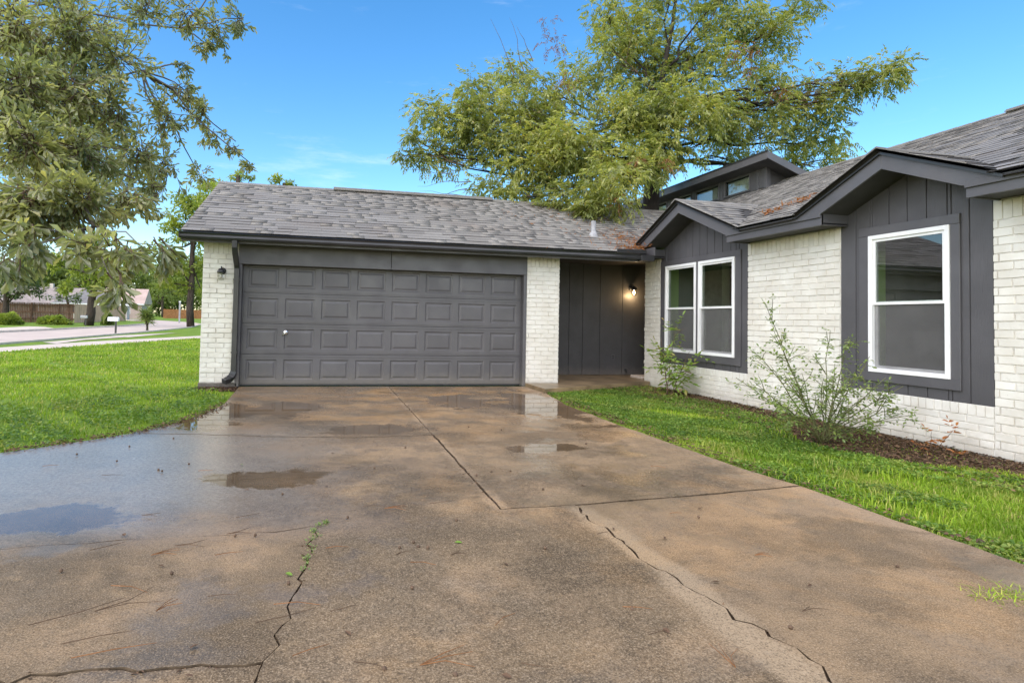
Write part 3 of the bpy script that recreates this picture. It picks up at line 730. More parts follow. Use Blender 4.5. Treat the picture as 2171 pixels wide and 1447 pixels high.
# ridge caps and vents
def cap_run(mb, a, b_, w, slope, h):
    a, b_ = np.array(a), np.array(b_); L = np.linalg.norm(b_ - a); d = (b_ - a) / L; n = np.array([-d[1], d[0], 0]); k = 0.0
    while k < L:
        p, q = a + d * k, a + d * min(k + .2, L)
        e = .004
        vs = [p + n * w - [0, 0, slope * w - h - e], p + [0, 0, h + e], p - n * w - [0, 0, slope * w - h - e], q + n * w - [0, 0, slope * w - h], q + [0, 0, h], q - n * w - [0, 0, slope * w - h]]
        vs += [v - np.array([0, 0, .02]) for v in vs]
        mb.add(vs, [(0, 1, 4, 3), (1, 2, 5, 4), (0, 6, 7, 1), (1, 7, 8, 2), (0, 3, 9, 6), (2, 8, 11, 5), (3, 4, 10, 9), (4, 5, 11, 10)]); k += .2
caps = [((-.9, RY, GE), (1.48, RY, GE), .13, GS, .018), ((5.10, RY, GE), (10.4, RY, GE), .13, GS, .018), ((RX, -3.0, z_wing(RX, 0)), (RX, 3.5, z_wing(RX, 0)), .13, WS, .018)]
for G in (G1, G2): caps.append(((7.215, G[0], G[1]), (WX0 + (G[1] - WZ0) / WS, G[0], G[1]), .12, G[2], .016))
for c_ in caps:
    mb = MB(); cap_run(mb, *c_); mb.build('ridge_cap', M['shingle'], gr, recalc=False)
mb = MB(); cap_run(mb, (1.48, RY, GE), (5.10, RY, GE), .16, GS, .06); mb.box(1.48, 5.10, RY - .13, RY + .13, GE - .04, GE + .02)
mb.build('ridge_vent', M['shingle'], gr, recalc=False)
mb = MB(); cap_run(mb, (RX, -3.0, z_wing(RX, 0)), (RX, -8.6, z_wing(RX, 0)), .16, WS, .06); mb.box(RX - .13, RX + .13, -8.6, -3.0, z_wing(RX, 0) - .04, z_wing(RX, 0) + .02)
mb.build('ridge_vent', M['shingle'], we, recalc=False)
# plumbing vent pipe on the garage roof
pv = gnd(1258, 497, 2.8)
q_ = ray(1258, 499); t_ = (GZ0 + GS * (CAM[1] - GY0) - CAM[2]) / (q_[2] - GS * q_[1]); px_, py_ = (CAM + t_ * q_)[:2]
pz_ = float(z_gar(px_, py_))
pp = MB().lathe((px_, py_, pz_ - .05), [(.10, .0), (.085, .07), (.05, .13), (.045, .34), (.035, .34), (.035, .2)], 12).build('vent_pipe', M['pipe'], gr, smooth=False)

# garage gable end, fascia, soffit, gutter, downspout
mb = MB().prism([(-.62, -.02, 2.38), (-.62, RY, GE - .06), (-.62, RY + 3.3, 2.38)], (.1, 0, 0)); mb.build('gable_end', M['siding'], house)
mb = MB().prism([(-.895, GY0 + .02, GZ0 - .05), (-.895, RY, GE - .05), (-.895, RY, GE - .19), (-.895, GY0 + .02, GZ0 - .15)], (.025, 0, 0)); mb.build('rake_board', M['trim'], house)
MB().box(-.89, 7.29, -.335, -.31, 2.33, 2.468).build('fascia_board', M['trim'], house)
MB().box(-.89, 7.29, -.308, .0, 2.388, 2.402).build('soffit', M['soffit'], house)
mb = MB()
prof = [(y + .1, z + .013) for y, z in [(-.44, 2.455), (-.44, 2.355), (-.53, 2.355), (-.545, 2.385), (-.535, 2.42), (-.56, 2.452), (-.552, 2.456), (-.525, 2.425), (-.53, 2.365), (-.446, 2.365)]]
mb.prism([(-.90, y, z) for y, z in prof], (7.95, 0, 0))
mb.box(-.905, -.895, -.453, -.34, 2.370, 2.465); 
gut = mb.build('gutter', M['gutter'], house, recalc=True)
mb = MB().box(6.55, 7.14, -.475, -.457, 2.468, 2.54)
mb.build('gutter_guard', M['gutter'], gut, .003)
def rect_tube(pts, a, b_):
    mb = MB(); pts = [Vector(p) for p in pts]; n = len(pts); vs = []
    for i, p in enumerate(pts):
        t_ = (pts[min(i + 1, n - 1)] - pts[max(i - 1, 0)]).normalized(); x = Vector((1, 0, 0)) if abs(t_.x) < .9 else Vector((0, 0, 1))
        side = (x - t_ * x.dot(t_)).normalized(); up = t_.cross(side)
        vs += [p + side * a + up * b_, p - side * a + up * b_, p - side * a - up * b_, p + side * a - up * b_]
    fs = [(4 * i + k, 4 * i + (k + 1) % 4, 4 * i + 4 + (k + 1) % 4, 4 * i + 4 + k) for i in range(n - 1) for k in range(4)] + [(3, 2, 1, 0), tuple(4 * n - 4 + k for k in range(4))]
    return mb.add(vs, fs)
ds = rect_tube([(-.075, -.39, 2.372), (-.075, -.39, 2.26), (-.075, -.34, 2.18), (-.075, -.13, 2.02), (-.075, -.075, 1.95), (-.075, -.07, .24)], .042, .033).build('downspout', M['gutter'], house, .006)
el_ = MB()
for k in range(7):
    a0 = k / 6
    el_.v
pts = [(-.075, -.07, .25), (-.085, -.08, .20), (-.11, -.11, .15), (-.15, -.16, .115), (-.20, -.22, .10)]
rect_tube(pts, .047, .037).build('downspout_elbow', M['gutter'], ds, .005)
mb = MB()
for (p, q) in zip(pts[:-1], pts[1:]):
    for f_ in (.25, .75):
        c_ = [p[i] + (q[i] - p[i]) * f_ for i in range(3)]; c2 = [c_[i] + (q[i] - p[i]) * .16 for i in range(3)]
        mb.v += rect_tube([c_, c2], .051, .041).v; n0 = len(mb.v) - 8
        mb.f += [tuple(n0 + i for i in f) for f in [(0, 1, 5, 4), (1, 2, 6, 5), (2, 3, 7, 6), (3, 0, 4, 7), (0, 3, 2, 1), (4, 5, 6, 7)]]
mb.build('elbow_rib', M['gutter'], ds)
for zz in (.55, 1.75): MB().box(-.125, -.025, -.105, -.0, zz, zz + .025).build('pipe_strap', M['gutter'], ds)

# wing eaves: fascia, soffit, returns
XF = 7.30
def eave(y0, y1):
    MB().box(XF, XF + .03, y0, y1, 2.435, 2.595).build('fascia_board', M['trim'], house, .003)
    MB().box(XF - .022, XF, y0, y1, 2.53, 2.60).build('drip_board', M['trim'], house, .003)
    MB().box(XF + .03, XW + .04, y0, y1, 2.452, 2.466).build('soffit', M['soffit'], house)
    for yy in (y0, y1):
        s_ = -1 if yy == y0 else 1
        MB().box(XF + .002, XW + .02, yy, yy + s_ * .02, 2.437, 2.60).build('eave_return', M['trim'], house, .003)
eave(P1[1] - .015, -4.06); eave(-5.66, -8.5)
MB().box(XF, XF + .03, -.19, -.46, 2.435, 2.60).build('fascia_board', M['trim'], house, .003)
MB().box(XF + .002, XW + .02, -.20, -.18, 2.437, 2.60).build('eave_return', M['trim'], house, .003)
MB().box(7.05, 7.31, -.46, -.2, 2.34, 2.45).build('gutter_return', M['gutter'], gut, .004)
MB().box(XF + .03, XW + .04, .47, -.2, 2.452, 2.466).build('soffit', M['soffit'], house)

# gables: rake boards, sloped soffits, siding boards
def gable(G, P, foot, W, TR):
    yc, zp, s_ = G
    for sg in (-1, 1):
        f_ = foot[0] if sg > 0 else foot[1]
        hw = abs(f_ - yc) + .30
        prof = lambda d, dz_: (XF - .02, yc + sg * d, zp - s_ * d - dz_)
        MB().prism([prof(0, .055), prof(hw, .055), prof(hw - .0, .10), (XF - .02, f_, zp - s_ * abs(f_ - yc) - .225), (XF - .02, yc, zp - .225)], (.03, 0, 0)).build('rake_board', M['trim'], house, .003)
        MB().prism([prof(0, .035), prof(hw + .05, .035), prof(hw + .05, .065), prof(0, .065)], (-.03, 0, 0)).build('drip_board', M['gutter'], house)
        d_ = abs(f_ - yc)
        MB().prism([(XF + .012, yc, zp - .215), (XF + .012, f_, zp - s_ * d_ - .215), (XF + .012, f_, zp - s_ * d_ - .19), (XF + .012, yc, zp - .19)], (XW - XF + .04, 0, 0)).build('soffit', M['soffit'], house)
    top = lambda y: zp - s_ * abs(y - yc) - .205
    n = max(2, round((P[0] - P[1]) / .2)); edges = sorted({P[0], P[1], W[0], W[1], *[P[0] + (P[1] - P[0]) * k / n for k in range(n + 1)]}, reverse=True)
    edges = [e for i, e in enumerate(edges) if i == 0 or e in (W[0], W[1], P[1]) or True]
    for a, b_ in zip(edges[:-1], edges[1:]):
        j = .0055
        if a - b_ < .03: j = 0
        a2, b2 = a - j, b_ + j
        mid = (a + b_) / 2
        segs = [(PZ, None)]
        if W[1] < mid < W[0]: segs = [(PZ, WZ[0] - .02), (WZ[1] + .02, None)]
        for z0, z1 in segs:
            if z1 is None:
                ys = [a2] + ([yc] if b2 < yc < a2 else []) + [b2]
                poly = [(XW + .004, a2, z0)] + [(XW + .004, y, top(y)) for y in ys] + [(XW + .004, b2, z0)]
            else:
                poly = [(XW + .004, a2, z0), (XW + .004, a2, z1), (XW + .004, b2, z1), (XW + .004, b2, z0)]
            MB().prism(poly, (.018, 0, 0)).build('siding_board', M['siding'], house, .0022)
        for z0, z1 in segs:
            z1b = z1 or min(top(a), top(b_))
            back.box(XW + .014, XW + .10, a, b_, z0, z1b)
    x0, x1 = XW - .022, XW + .002
    MB().box(x0, x1, TR[0], TR[1], WZ[1], TR[3]).build('window_trim', M['trim'], house, .003)
    MB().box(x0 + .002, x1, TR[0], TR[1], TR[2], WZ[0]).build('window_trim', M['trim'], house, .003)
    MB().box(x0 + .004, x1, TR[0], W[0] + .002, WZ[0], WZ[1]).build('window_trim', M['trim'], house, .003)
    MB().box(x0 + .004, x1, W[1] - .002, TR[1], WZ[0], WZ[1]).build('window_trim', M['trim'], house, .003)
back = MB()
gable(G1, P1, (-.20, -2.36), W1, (-.10, -2.235, .557, 2.372))
gable(G2, P2, (-4.06, -5.64), W2, (-4.225, -5.332, .572, 2.378))
back.build('siding_backing', M['soffit'], house)

def window(y0, y1, lab):
    z0, z1 = WZ; fw = .048; zm = 1.482
    xo = XW - .030
    mb = MB()
    mb.box(xo, XW + .07, y0, y0 - fw, z0, z1); mb.box(xo, XW + .07, y1 + fw, y1, z0, z1)
    mb.box(xo + .001, XW + .069, y0 - fw, y1 + fw, z1 - fw, z1); mb.box(xo + .001, XW + .069, y0 - fw, y1 + fw, z0, z0 + fw)
    w = mb.build('window', M['white'], house, .003); w['label'] = lab
    a, b_ = y0 - fw, y1 + fw; sw = .030
    def sash(za, zb, x, nm):
        m_ = MB(); m_.box(x, x + .03, a, a - sw, za, zb); m_.box(x, x + .03, b_ + sw, b_, za, zb)
        m_.box(x + .001, x + .029, a - sw, b_ + sw, zb - sw, zb); m_.box(x + .001, x + .029, a - sw, b_ + sw, za, za + sw)
        m_.build('sash', M['white'], w, .002)
        MB().box(x + .012, x + .016, a - sw + .002, b_ + sw - .002, za + sw - .002, zb - sw + .002).build('pane', M['glass'], w)
    sash(zm - .022, z1 - fw, XW - .012, 'upper'); sash(z0 + fw, zm + .020, XW + .022, 'lower')
    MB().add([(XW + .008, a - .004, z0 + fw), (XW + .008, b_ + .004, z0 + fw), (XW + .008, b_ + .004, zm - .02), (XW + .008, a - .004, zm - .02)], [(0, 1, 2, 3)]).build('insect_screen', M['screen'], w)
window(W1[0], -1.160, 'left sash window of the pair behind the sapling')
window(-1.220, W1[1], 'right sash window of the pair behind the sapling')
MB().box(XW - .020, XW + .06, -1.161, -1.219, WZ[0], WZ[1]).build('window_mullion', M['trim'], house, .003)
window(W2[0], W2[1], 'single sash window under the larger nearer gable')
# rooms behind the windows
mb = MB(); mb.box(XW + .16, 11.6, WING_END - .02, WING_FAR, -.04, .02); mb.build('room_floor', M['room_floor'], house)
MB().box(XW + .161, 11.6, WING_END - .02, WING_FAR, 2.42, 2.44).build('room_ceiling', M['room_wall'], house)
MB().box(11.55, 11.65, WING_END, WING_FAR, 2.3, 2.5).box(11.55, 11.65, -3.6, -4.4, 0, 2.3).box(XW + .2, 11.6, WING_FAR, WING_FAR - .1, -.1, 2.5).box(9.1, 11.6, .36, .46, 0, 2.44).box(10.6, 10.64, -3.7, WING_FAR, 0, 2.44).build('room_wall', M['room_wall'], house)  # unseen back wall left partly open, an invented gap to let daylight in
MB().box(8.14, 9.1, .02, .10, .02, 2.43).box(8.22, 9.9, -4.08, -4.0, .02, 2.43).build('dark_opening_panel', M['void'], house)  # grey panels, their colour standing in for the dark openings past the green walls
MB().box(XW + .162, 8.139, .02, .09, .02, 2.42).box(XW + .162, 8.219, -4.09, -4.01, .02, 2.42).build('green_partition', M['green_wall'], house)

# clerestory dormer on the wing roof
XD = 11.40
ZB = float(z_wing(XD, 0))
def on_x(px, py, X):
    d = ray(px, py); return CAM + (X - CAM[0]) / d[0] * d
cn = on_x(1625, 400, XD)           # near corner of the clerestory wall
YN = float(cn[1]); ZT = float(on_x(1625, 343, XD)[2]); YFAR = YN + 6.4
dorm = MB(); dorm.box(XD + .02, XD + .12, YN, YFAR, ZB - .4, ZB + .02)
zr = float(z_wing(RX, 0))
dw = []
edges_px = [(1535, 1591), (1474, 1525), (1424, 1467), (1377, 1415)]
for a, b_ in edges_px:
    ya = float(on_x(a, 400, XD)[1]); yb = float(on_x(b_, 400, XD)[1]); dw.append((yb, ya))
zA, zB_ = ZB + .04, ZT - .13
prev = YN
for (y0, y1) in dw:
    dorm.box(XD + .001, XD + .12, prev, y0, ZB + .021, ZT + .05); prev = y1
    dorm.box(XD + .02, XD + .12, y0, y1, zB_, ZT + .05); dorm.box(XD + .02, XD + .12, y0, y1, ZB + .021, zA)
dorm.box(XD + .001, XD + .12, prev, YFAR, ZB + .021, ZT + .05)
dm = dorm.build('dormer', M['siding'], house)
for (y0, y1) in dw:
    f_ = MB(); q = .04
    f_.box(XD - .015, XD + .05, y0, y0 + q, zA, zB_); f_.box(XD - .015, XD + .05, y1 - q, y1, zA, zB_); f_.box(XD - .014, XD + .049, y0 + q, y1 - q, zA, zA + q); f_.box(XD - .014, XD + .049, y0 + q, y1 - q, zB_ - q, zB_)
    fo = f_.build('clerestory_window', M['trim'], house, .003)
    MB().box(XD + .015, XD + .02, y0 + q - .002, y1 - q + .002, zA + q - .002, zB_ - q + .002).build('pane', M['glass'], fo)
MB().box(XD + .13, XD + .2, YN + .15, YFAR, ZB, ZT).build('clerestory_room', M['room_wall'], house)
MB().box(XD - .02, XD + .10, YN - .02, YN + .06, ZB - .1, ZT + .04).build('corner_board', M['trim'], house, .003)
for yy in [YN + .28] + [(dw[i][1] + dw[i + 1][0]) / 2 for i in range(3)]:
    MB().box(XD - .012, XD + .01, yy - .03, yy + .03, ZB - .05, ZT + .02).build('batten', M['trim'], house, .003)
# shed roof falling to +X
OV = .40
pk = on_x(1627, 319, XD - OV); YO = float(pk[1]); zpk = float(pk[2]) - .04
sl = (zpk - zr - .02) / (RX + .1 - XD + OV)
zt_ = lambda x: zpk - sl * (x - XD + OV)
def shed(y0, y1, ztop, zbot, x0=XD - OV, x1=RX + .35):
    return MB().add([(x0, y0, zt_(x0) + ztop), (x1, y0, zt_(x1) + ztop), (x1, y1, zt_(x1) + ztop), (x0, y1, zt_(x0) + ztop),
                     (x0, y0, zt_(x0) + zbot), (x1, y0, zt_(x1) + zbot), (x1, y1, zt_(x1) + zbot), (x0, y1, zt_(x0) + zbot)],
                    [(0, 1, 2, 3), (7, 6, 5, 4), (0, 4, 5, 1), (1, 5, 6, 2), (2, 6, 7, 3), (3, 7, 4, 0)])
MB().prism([(XD + .03, YN + .02, ZB - .3), (XD + .03, YN + .02, zt_(XD + .03) - .012), (RX + .3, YN + .02, zt_(RX + .3) - .012), (RX + .3, YN + .02, zr - .5)], (0, .1, 0)).build('dormer_side_wall', M['siding'], house)
shed(YO, YFAR, .04, .0).build('dormer_roof', M['shingle'], house)
shed(YO + .02, YFAR, -.002, -.03, XD - OV + .02).build('soffit', M['soffit'], house)
shed(YO - .025, YO, .03, -.14, XD - OV - .02).build('rake_board', M['trim'], house, .003)
x0 = XD - OV
MB().box(x0 - .025, x0, YO, YFAR, zt_(x0) - .15, zt_(x0) + .03).build('fascia_board', M['trim'], house, .003)
MB().box(x0 - .035, x0 - .02, YO - .04, YFAR, zt_(x0) + .005, zt_(x0) + .045).build('drip_board', M['gutter'], house)

# ------------------------------------------------------------------ wall lanterns
def lantern(c, lit, label):
    r_ = empty('wall_lantern', c, label, 'wall lamp', 'wall lamps on the house front')
    x, y, z = c
    MB().lathe((x, y, z), [(0, -.025), (.05, -.022), (.058, 0)], 16, 'y').build('backplate', M['black_metal'], r_, smooth=True)
    MB().tube([(x, y - .02, z), (x, y - .07, z + .05), (x, y - .12, z + .06), (x, y - .13, z + .02)], .010, 8).build('arm', M['black_metal'], r_, smooth=True)
    MB().lathe((x, y - .13, z - .03), [(0, .065), (.035, .06), (.062, .02), (.068, -.015), (.060, -.015), (.03, .03)], 16).build('cap', M['black_metal'], r_, smooth=True)
    MB().lathe((x, y - .13, z - .045), [(.060, 0), (.057, -.07), (.045, -.115), (.043, -.115), (.055, -.07), (.058, 0)], 16).build('glass_shade', M['lamp_glass'], r_, smooth=True)
    MB().lathe((x, y - .13, z - .05), [(0, .01), (.012, 0), (.014, -.02), (.026, -.045), (.022, -.072), (0, -.082)], 12).build('bulb', M['bulb'] if lit else M['bulb_off'], r_, smooth=True)
lantern((-.31, -.004, 1.90), False, 'unlit black lantern with clear shade on the left white brick pier')
lantern((7.97, YR - .002, 1.96), True, 'glowing lantern on the dark porch wall beside the white brick corner')
pl = bpy.data.lights.new('porch_light', 'POINT'); pl.energy = 7; pl.color = (1, .66, .32); pl.shadow_soft_size = .03
plo = bpy.data.objects.new('porch_light', pl); plo.location = (7.97, YR - .135, 1.80); COL.objects.link(plo)

# ------------------------------------------------------------------ trees
def curve_pts(a, b_, n, sag=0.0, wob=.05, rr=random):
    a, b_ = np.array(a, float), np.array(b_, float); L = np.linalg.norm(b_ - a); out = []
    for i in range(n + 1):
        f = i / n; p = a + (b_ - a) * f + np.array([0, 0, -sag * L * 4 * f * (f - 1) * -1])
        if 0 < i < n: p = p + np.array([rr.uniform(-wob, wob) for _ in range(3)]) * L
        out.append(p)
    return out
def fronds(C, Rr, n, length=.34, nl=11, leaf=(.115, .034), droop=.75, shell=.0, out_from=None):
    """drooping compound leaves in a ball: returns leaf P, D, N, L, W"""
    d = rnd_dir(n); rad = Rr * (RNG.random(n) ** (.45))
    base = C + d * rad[:, None] * np.array([1, 1, .85])
    o = unit(d * .8 + RNG.normal(size=(n, 3)) * .6 + np.array([0, 0, -.15]))
    ln = length * RNG.uniform(.7, 1.25, n)
    Ps, Ds = [], []
    for k in range(nl):
        f = (k // 2 * 2 + 2) / (nl + 1)
        dirv = unit(o + np.array([0, 0, -1]) * droop * f)
        p = base + o * (ln * f)[:, None] + np.array([0, 0, -1]) * (ln * f * f * droop * .6)[:, None]
        side = unit(np.cross(o, np.array([0, 0, 1.0]) + RNG.normal(size=(n, 3)) * .05))
        sg = 1 if k % 2 else -1
        dd = dirv if k == nl - 1 else unit(dirv * .75 + side * sg * .8 + np.array([0, 0, -.45]))
        Ps.append(p); Ds.append(dd + RNG.normal(size=(n, 3)) * .12)
    P = np.concatenate(Ps); D = np.concatenate(Ds)
    N = np.array([0, 0, 1.0]) + RNG.normal(size=P.shape) * .45
    L = leaf[0] * RNG.uniform(.7, 1.25, len(P)); W = leaf[1] * RNG.uniform(.8, 1.2, len(P))
    return P, D, N, L, W
def cat(ls): return [np.concatenate(q) for q in zip(*ls)]

def build_pecan():
    D0 = 16.0
    root_p = gnd(1372, 790); b0 = at(1372, 600, D0); tr_base = np.array([b0[0], b0[1], -.03])
    r_ = empty('pecan_tree', tuple(tr_base), 'tall spreading tree with drooping light green leaves rising behind the garage roof', 'tree')
    fork = at(1385, 345, D0)
    mb = MB()
    mb.tube([tr_base, at(1375, 520, D0), fork], [.30, .24, .20], 10)
    mainp = [fork, at(1388, 290, D0), at(1400, 210, D0), at(1406, 150, D0), at(1425, 60, D0 + .3), at(1440, -60, D0 + .6)]
    mb.tube(mainp, [.145, .12, .10, .075, .05, .035], 9)
    blobs = [(935, 330, 62, 14.8), (960, 255, 62, 15), (915, 235, 45, 15.2), (1000, 195, 60, 15.2), (1085, 165, 62, 16.5), (1050, 290, 85, 14.8), (1120, 370, 80, 14.2), (1030, 395, 38, 14.6),
             (1150, 255, 90, 15.5), (1225, 180, 75, 16.5), (1290, 95, 75, 16.5), (1290, 20, 60, 17), (1240, 325, 95, 14.0), (1300, 395, 70, 12.6), (1240, 420, 42, 12.9), (1370, 60, 100, 17), (1400, 190, 90, 17.5),
             (1440, 262, 85, 15), (1490, 130, 100, 16.2), (1530, 30, 95, 16.6), (1590, 220, 95, 15.8), (1640, 75, 80, 16.5), (1690, 20, 52, 17), (1570, 320, 70, 17.5), (1660, 285, 72, 16.5), (1735, 290, 55, 16.8),
             (1755, 215, 62, 16), (1795, 175, 50, 15.8), (1855, 165, 52, 15.5), (1905, 150, 34, 15.3), (1710, 215, 65, 16.2), (1690, 335, 42, 17.5), (1330, 240, 85, 15), (1050, 225, 55, 15.4), (1110, 245, 60, 15.2), (1000, 280, 55, 15.0), (1150, 200, 50, 15.8), (1080, 320, 60, 14.6), (870, 290, 16, 14.6), (855, 330, 14, 14.6),
             (1765, 335, 34, 17), (1420, -60, 110, 17), (1560, -70, 100, 17), (1250, 440, 30, 12.4), (1325, 355, 62, 13.6), (1365, 340, 50, 14.2), (1390, 350, 46, 15.0), (1425, 325, 44, 15.2), (1395, 300, 50, 15.3), (1380, 250, 60, 15.6), (1430, 190, 60, 15.8), (1290, 250, 70, 15.4), (1200, 300, 70, 14.6), (1180, 330, 70, 14), (1080, 420, 26, 13.6), (1160, 425, 36, 13.2),
             (1370, 120, 80, 17), (1480, 220, 70, 15), (1530, 280, 60, 16), (1640, 180, 70, 16)]
    lists = []; twigs = MB()
    for (x, y, r_px, d) in blobs:
        C = at(x, y, d); Rr = r_px / F * d
        for _ in range(int(12.5 * (r_px / 60.) ** 1.9) + 2):
            c2 = C + rnd_dir(1)[0] * Rr * random.uniform(.25, .95) * np.array([1, 1, .9])
            lists.append(fronds(c2, min(.42, Rr * .6), random.randint(9, 17), .27, 9, (.125, .042), .5))
        # limb to the blob
        k = min(range(len(mainp)), key=lambda i: np.linalg.norm(mainp[i] - C) + (0 if i < 4 else 1))
        st = mainp[min(max(k - 1, 0), 3)]
        pts = curve_pts(st, C, 6, .04, .045)
        L = np.linalg.norm(C - st); r0 = min(.050, .012 + .007 * L)
        mb.tube(pts, list(np.linspace(r0, .012, 7)), 6)
        for _ in range(int(4 + r_px / 14)):
            e = C + rnd_dir(1)[0] * Rr * RNG.uniform(.6, 1.0); s_ = pts[random.choice((3, 4, 5))]
            twigs.tube(curve_pts(s_, e, 3, .02, .05), [.012, .009, .006, .003], 4, False)
    # bare twigs at the left
    for (x0, y0, x1, y1, d) in ((1000, 340, 845, 345, 14.6), (960, 330, 870, 275, 14.6), (1010, 420, 890, 405, 14), (1000, 385, 885, 395, 14), (990, 400, 900, 425, 14), (1090, 160, 1040, 40, 15.5), (1110, 150, 1080, 38, 15.5), (1130, 130, 1095, 55, 15.6), (985, 350, 850, 320, 14.4), (960, 370, 860, 360, 14.4)):
        twigs.tube(curve_pts(at(x0, y0, d), at(x1, y1, d), 5, -.02, .04), [.014, .011, .008, .006, .004, .002], 4, False)
    mb.build('trunk', M['dark_bark'], r_, smooth=True)
    twigs.build('twigs', M['twig'], r_, recalc=False)['kind'] = 'stuff'
    V, Fq = leaves(*cat(lists), LEAF_LANCE)
    tag(np_mesh('crown', V, Fq, M['pecan'], r_), kind='stuff')
    bl_ = []
    for (x, y, r_px, d) in ((1166, 48, 17, 15.6), (1160, 95, 20, 15.6), (1188, 90, 18, 15.6), (1565, 105, 14, 15), (1590, 105, 16, 15), (1595, 150, 10, 15), (1660, 190, 16, 15), (1410, 350, 12, 13.4), (1350, 345, 10, 13), (1200, 165, 14, 15), (1310, 420, 12, 12.2)):
        bl_.append(fronds(at(x, y, d), r_px / F * d, 14, .22, 9, (.085, .02), 1.2))
    V, Fq = leaves(*cat(bl_), LEAF_LANCE)
    tag(np_mesh('withered_leaves', V, Fq, M['brown_leaf'], r_), kind='stuff')
build_pecan()

def build_oak():
    tb = at(-420, 640, 5.2); tb = np.array([tb[0], tb[1], -.03])
    r_ = empty('oak_tree', tuple(tb), 'near leafy oak hanging its branches in from the left edge', 'tree')
    mb = MB(); tw = MB()
    fk = tb + np.array([.1, 0, 2.6]); tp = at(-150, -250, 5.4)
    mb.tube([tb, tb + np.array([.03, 0, 1.3]), fk], [.27, .22, .19], 10)
    mb.tube(curve_pts(fk, tp, 5, 0, .03), [.18, .16, .13, .11, .09, .07], 9)
    limbs = [(at(60, 120, 4.4), .02), (at(130, 330, 4.0), .018), (at(300, 150, 5.2), .016), (at(380, 60, 6.0), .014), (at(200, 480, 3.4), .013), (at(40, 420, 3.4), .024), (at(120, -40, 4.8), .025), (at(330, -60, 5.6), .016), (at(30, 250, 3.6), .028)]
    nodes = []
    for e, r0 in limbs:
        pts = curve_pts(fk + (tp - fk) * random.uniform(.05, .8), e, 7, random.uniform(-.02, .05), .035)
        mb.tube(pts, list(np.linspace(r0, .008, 8)), 7); nodes += pts[2:]
    nodes = np.array(nodes)
    # (px, py, radius px, depth, twigs)
    blobs = [(40, 60, 90, 4.4, 26), (150, 60, 95, 4.6, 26), (40, 180, 90, 3.9, 26), (150, 180, 95, 4.3, 28), (250, 120, 90, 4.9, 24), (240, 230, 85, 4.6, 26), (60, 300, 90, 3.5, 24), (170, 310, 85, 3.9, 26),
             (290, 320, 75, 4.6, 22), (60, 420, 80, 3.2, 22), (170, 420, 75, 3.4, 20), (270, 420, 60, 3.8, 16), (60, 500, 60, 2.9, 10), (170, 520, 50, 2.8, 10), (250, 520, 52, 2.8, 12), (330, 520, 45, 3.0, 9), (235, 590, 38, 2.6, 8),
             (350, 250, 60, 5.2, 18), (390, 190, 45, 5.6, 10), (430, 230, 40, 5.8, 9), (450, 280, 30, 6.0, 6), (350, 350, 55, 5.2, 14), (420, 365, 30, 5.8, 6), (310, 30, 70, 5.4, 18), (400, 25, 55, 5.8, 14), (460, 60, 45, 6.0, 11), (510, 40, 34, 6.2, 8), (440, 95, 28, 6.0, 6),
             (500, 300, 20, 6.2, 4), (530, 345, 16, 6.2, 4), (390, 135, 22, 5.7, 4), (330, 400, 40, 4.6, 8), (20, 560, 34, 2.8, 4), (100, -40, 80, 4.8, 16), (300, -40, 70, 5.6, 12), (470, -30, 40, 6.2, 6), (50, 90, 130, 6.6, 30), (190, 230, 120, 6.6, 30), (90, 380, 130, 6.2, 30), (200, 70, 110, 6.8, 26), (60, 230, 120, 6.4, 30), (230, 350, 90, 6.4, 22), (40, 480, 90, 5.8, 20), (-30, 200, 60, 3.8, 10), (-30, 420, 50, 3.2, 8)]
    Ps, Ds, Ns, Ls, Ws = [], [], [], [], []
    for (x, y, rp, d, nt_) in blobs:
        C = at(x, y, d); Rr = rp / F * d * 1.05
        s0 = nodes[np.argmin(np.linalg.norm(nodes - C, axis=1))]
        k_ = .5 if d < 3.15 else 1.0; mb.tube(curve_pts(s0, C, 4, -.02, .04), [.010 * k_, .009 * k_, .008 * k_, .006 * k_, .005 * k_], 5)
        for _ in range(int(nt_ * (1.0 if d < 3.15 else 3.0 if x < 230 else 1.7))):
            e = C + rnd_dir(1)[0] * Rr * random.random() ** .4 * np.array([1, 1.6, 1])
            s_ = C + (e - C) * .15 + rnd_dir(1)[0] * .05
            e = e + np.array([0, 0, -.06])
            pts = np.array(curve_pts(s_, e, 4, .03, .05)); tw.tube(pts, [.004, .0035, .003, .0025, .0015], 4, False)
            nl = random.randint(13, 20) if d > 3.15 else random.randint(9, 13)
            f = np.sort(RNG.random(nl) ** .6) * 3.999; i0 = f.astype(int); p = pts[i0] + (pts[i0 + 1] - pts[i0]) * (f - i0)[:, None]
            ax = unit((pts[-1] - pts[0])[None])[0]
            dd = unit(ax * .9 + rnd_dir(nl) * .85 + np.array([0, 0, -.25]))
            Ps.append(p); Ds.append(dd); Ns.append(np.array([0, 0, 1.]) + RNG.normal(size=(nl, 3)) * .6)
            k_ = 1.0 if d > 3.15 else 1.22; Ls.append(k_ * RNG.uniform(.045, .095, nl)); Ws.append(k_ * RNG.uniform(.016, .028, nl))
    mb.build('trunk', M['grey_bark'], r_, smooth=True)
    tag(tw.build('twigs', M['twig'], r_, recalc=False), kind='stuff')
    V, Fq = leaves(np.concatenate(Ps), np.concatenate(Ds), np.concatenate(Ns), np.concatenate(Ls), np.concatenate(Ws), LEAF_OBOV)
    tag(np_mesh('crown', V, Fq, M['oak'], r_), kind='stuff')
build_oak()

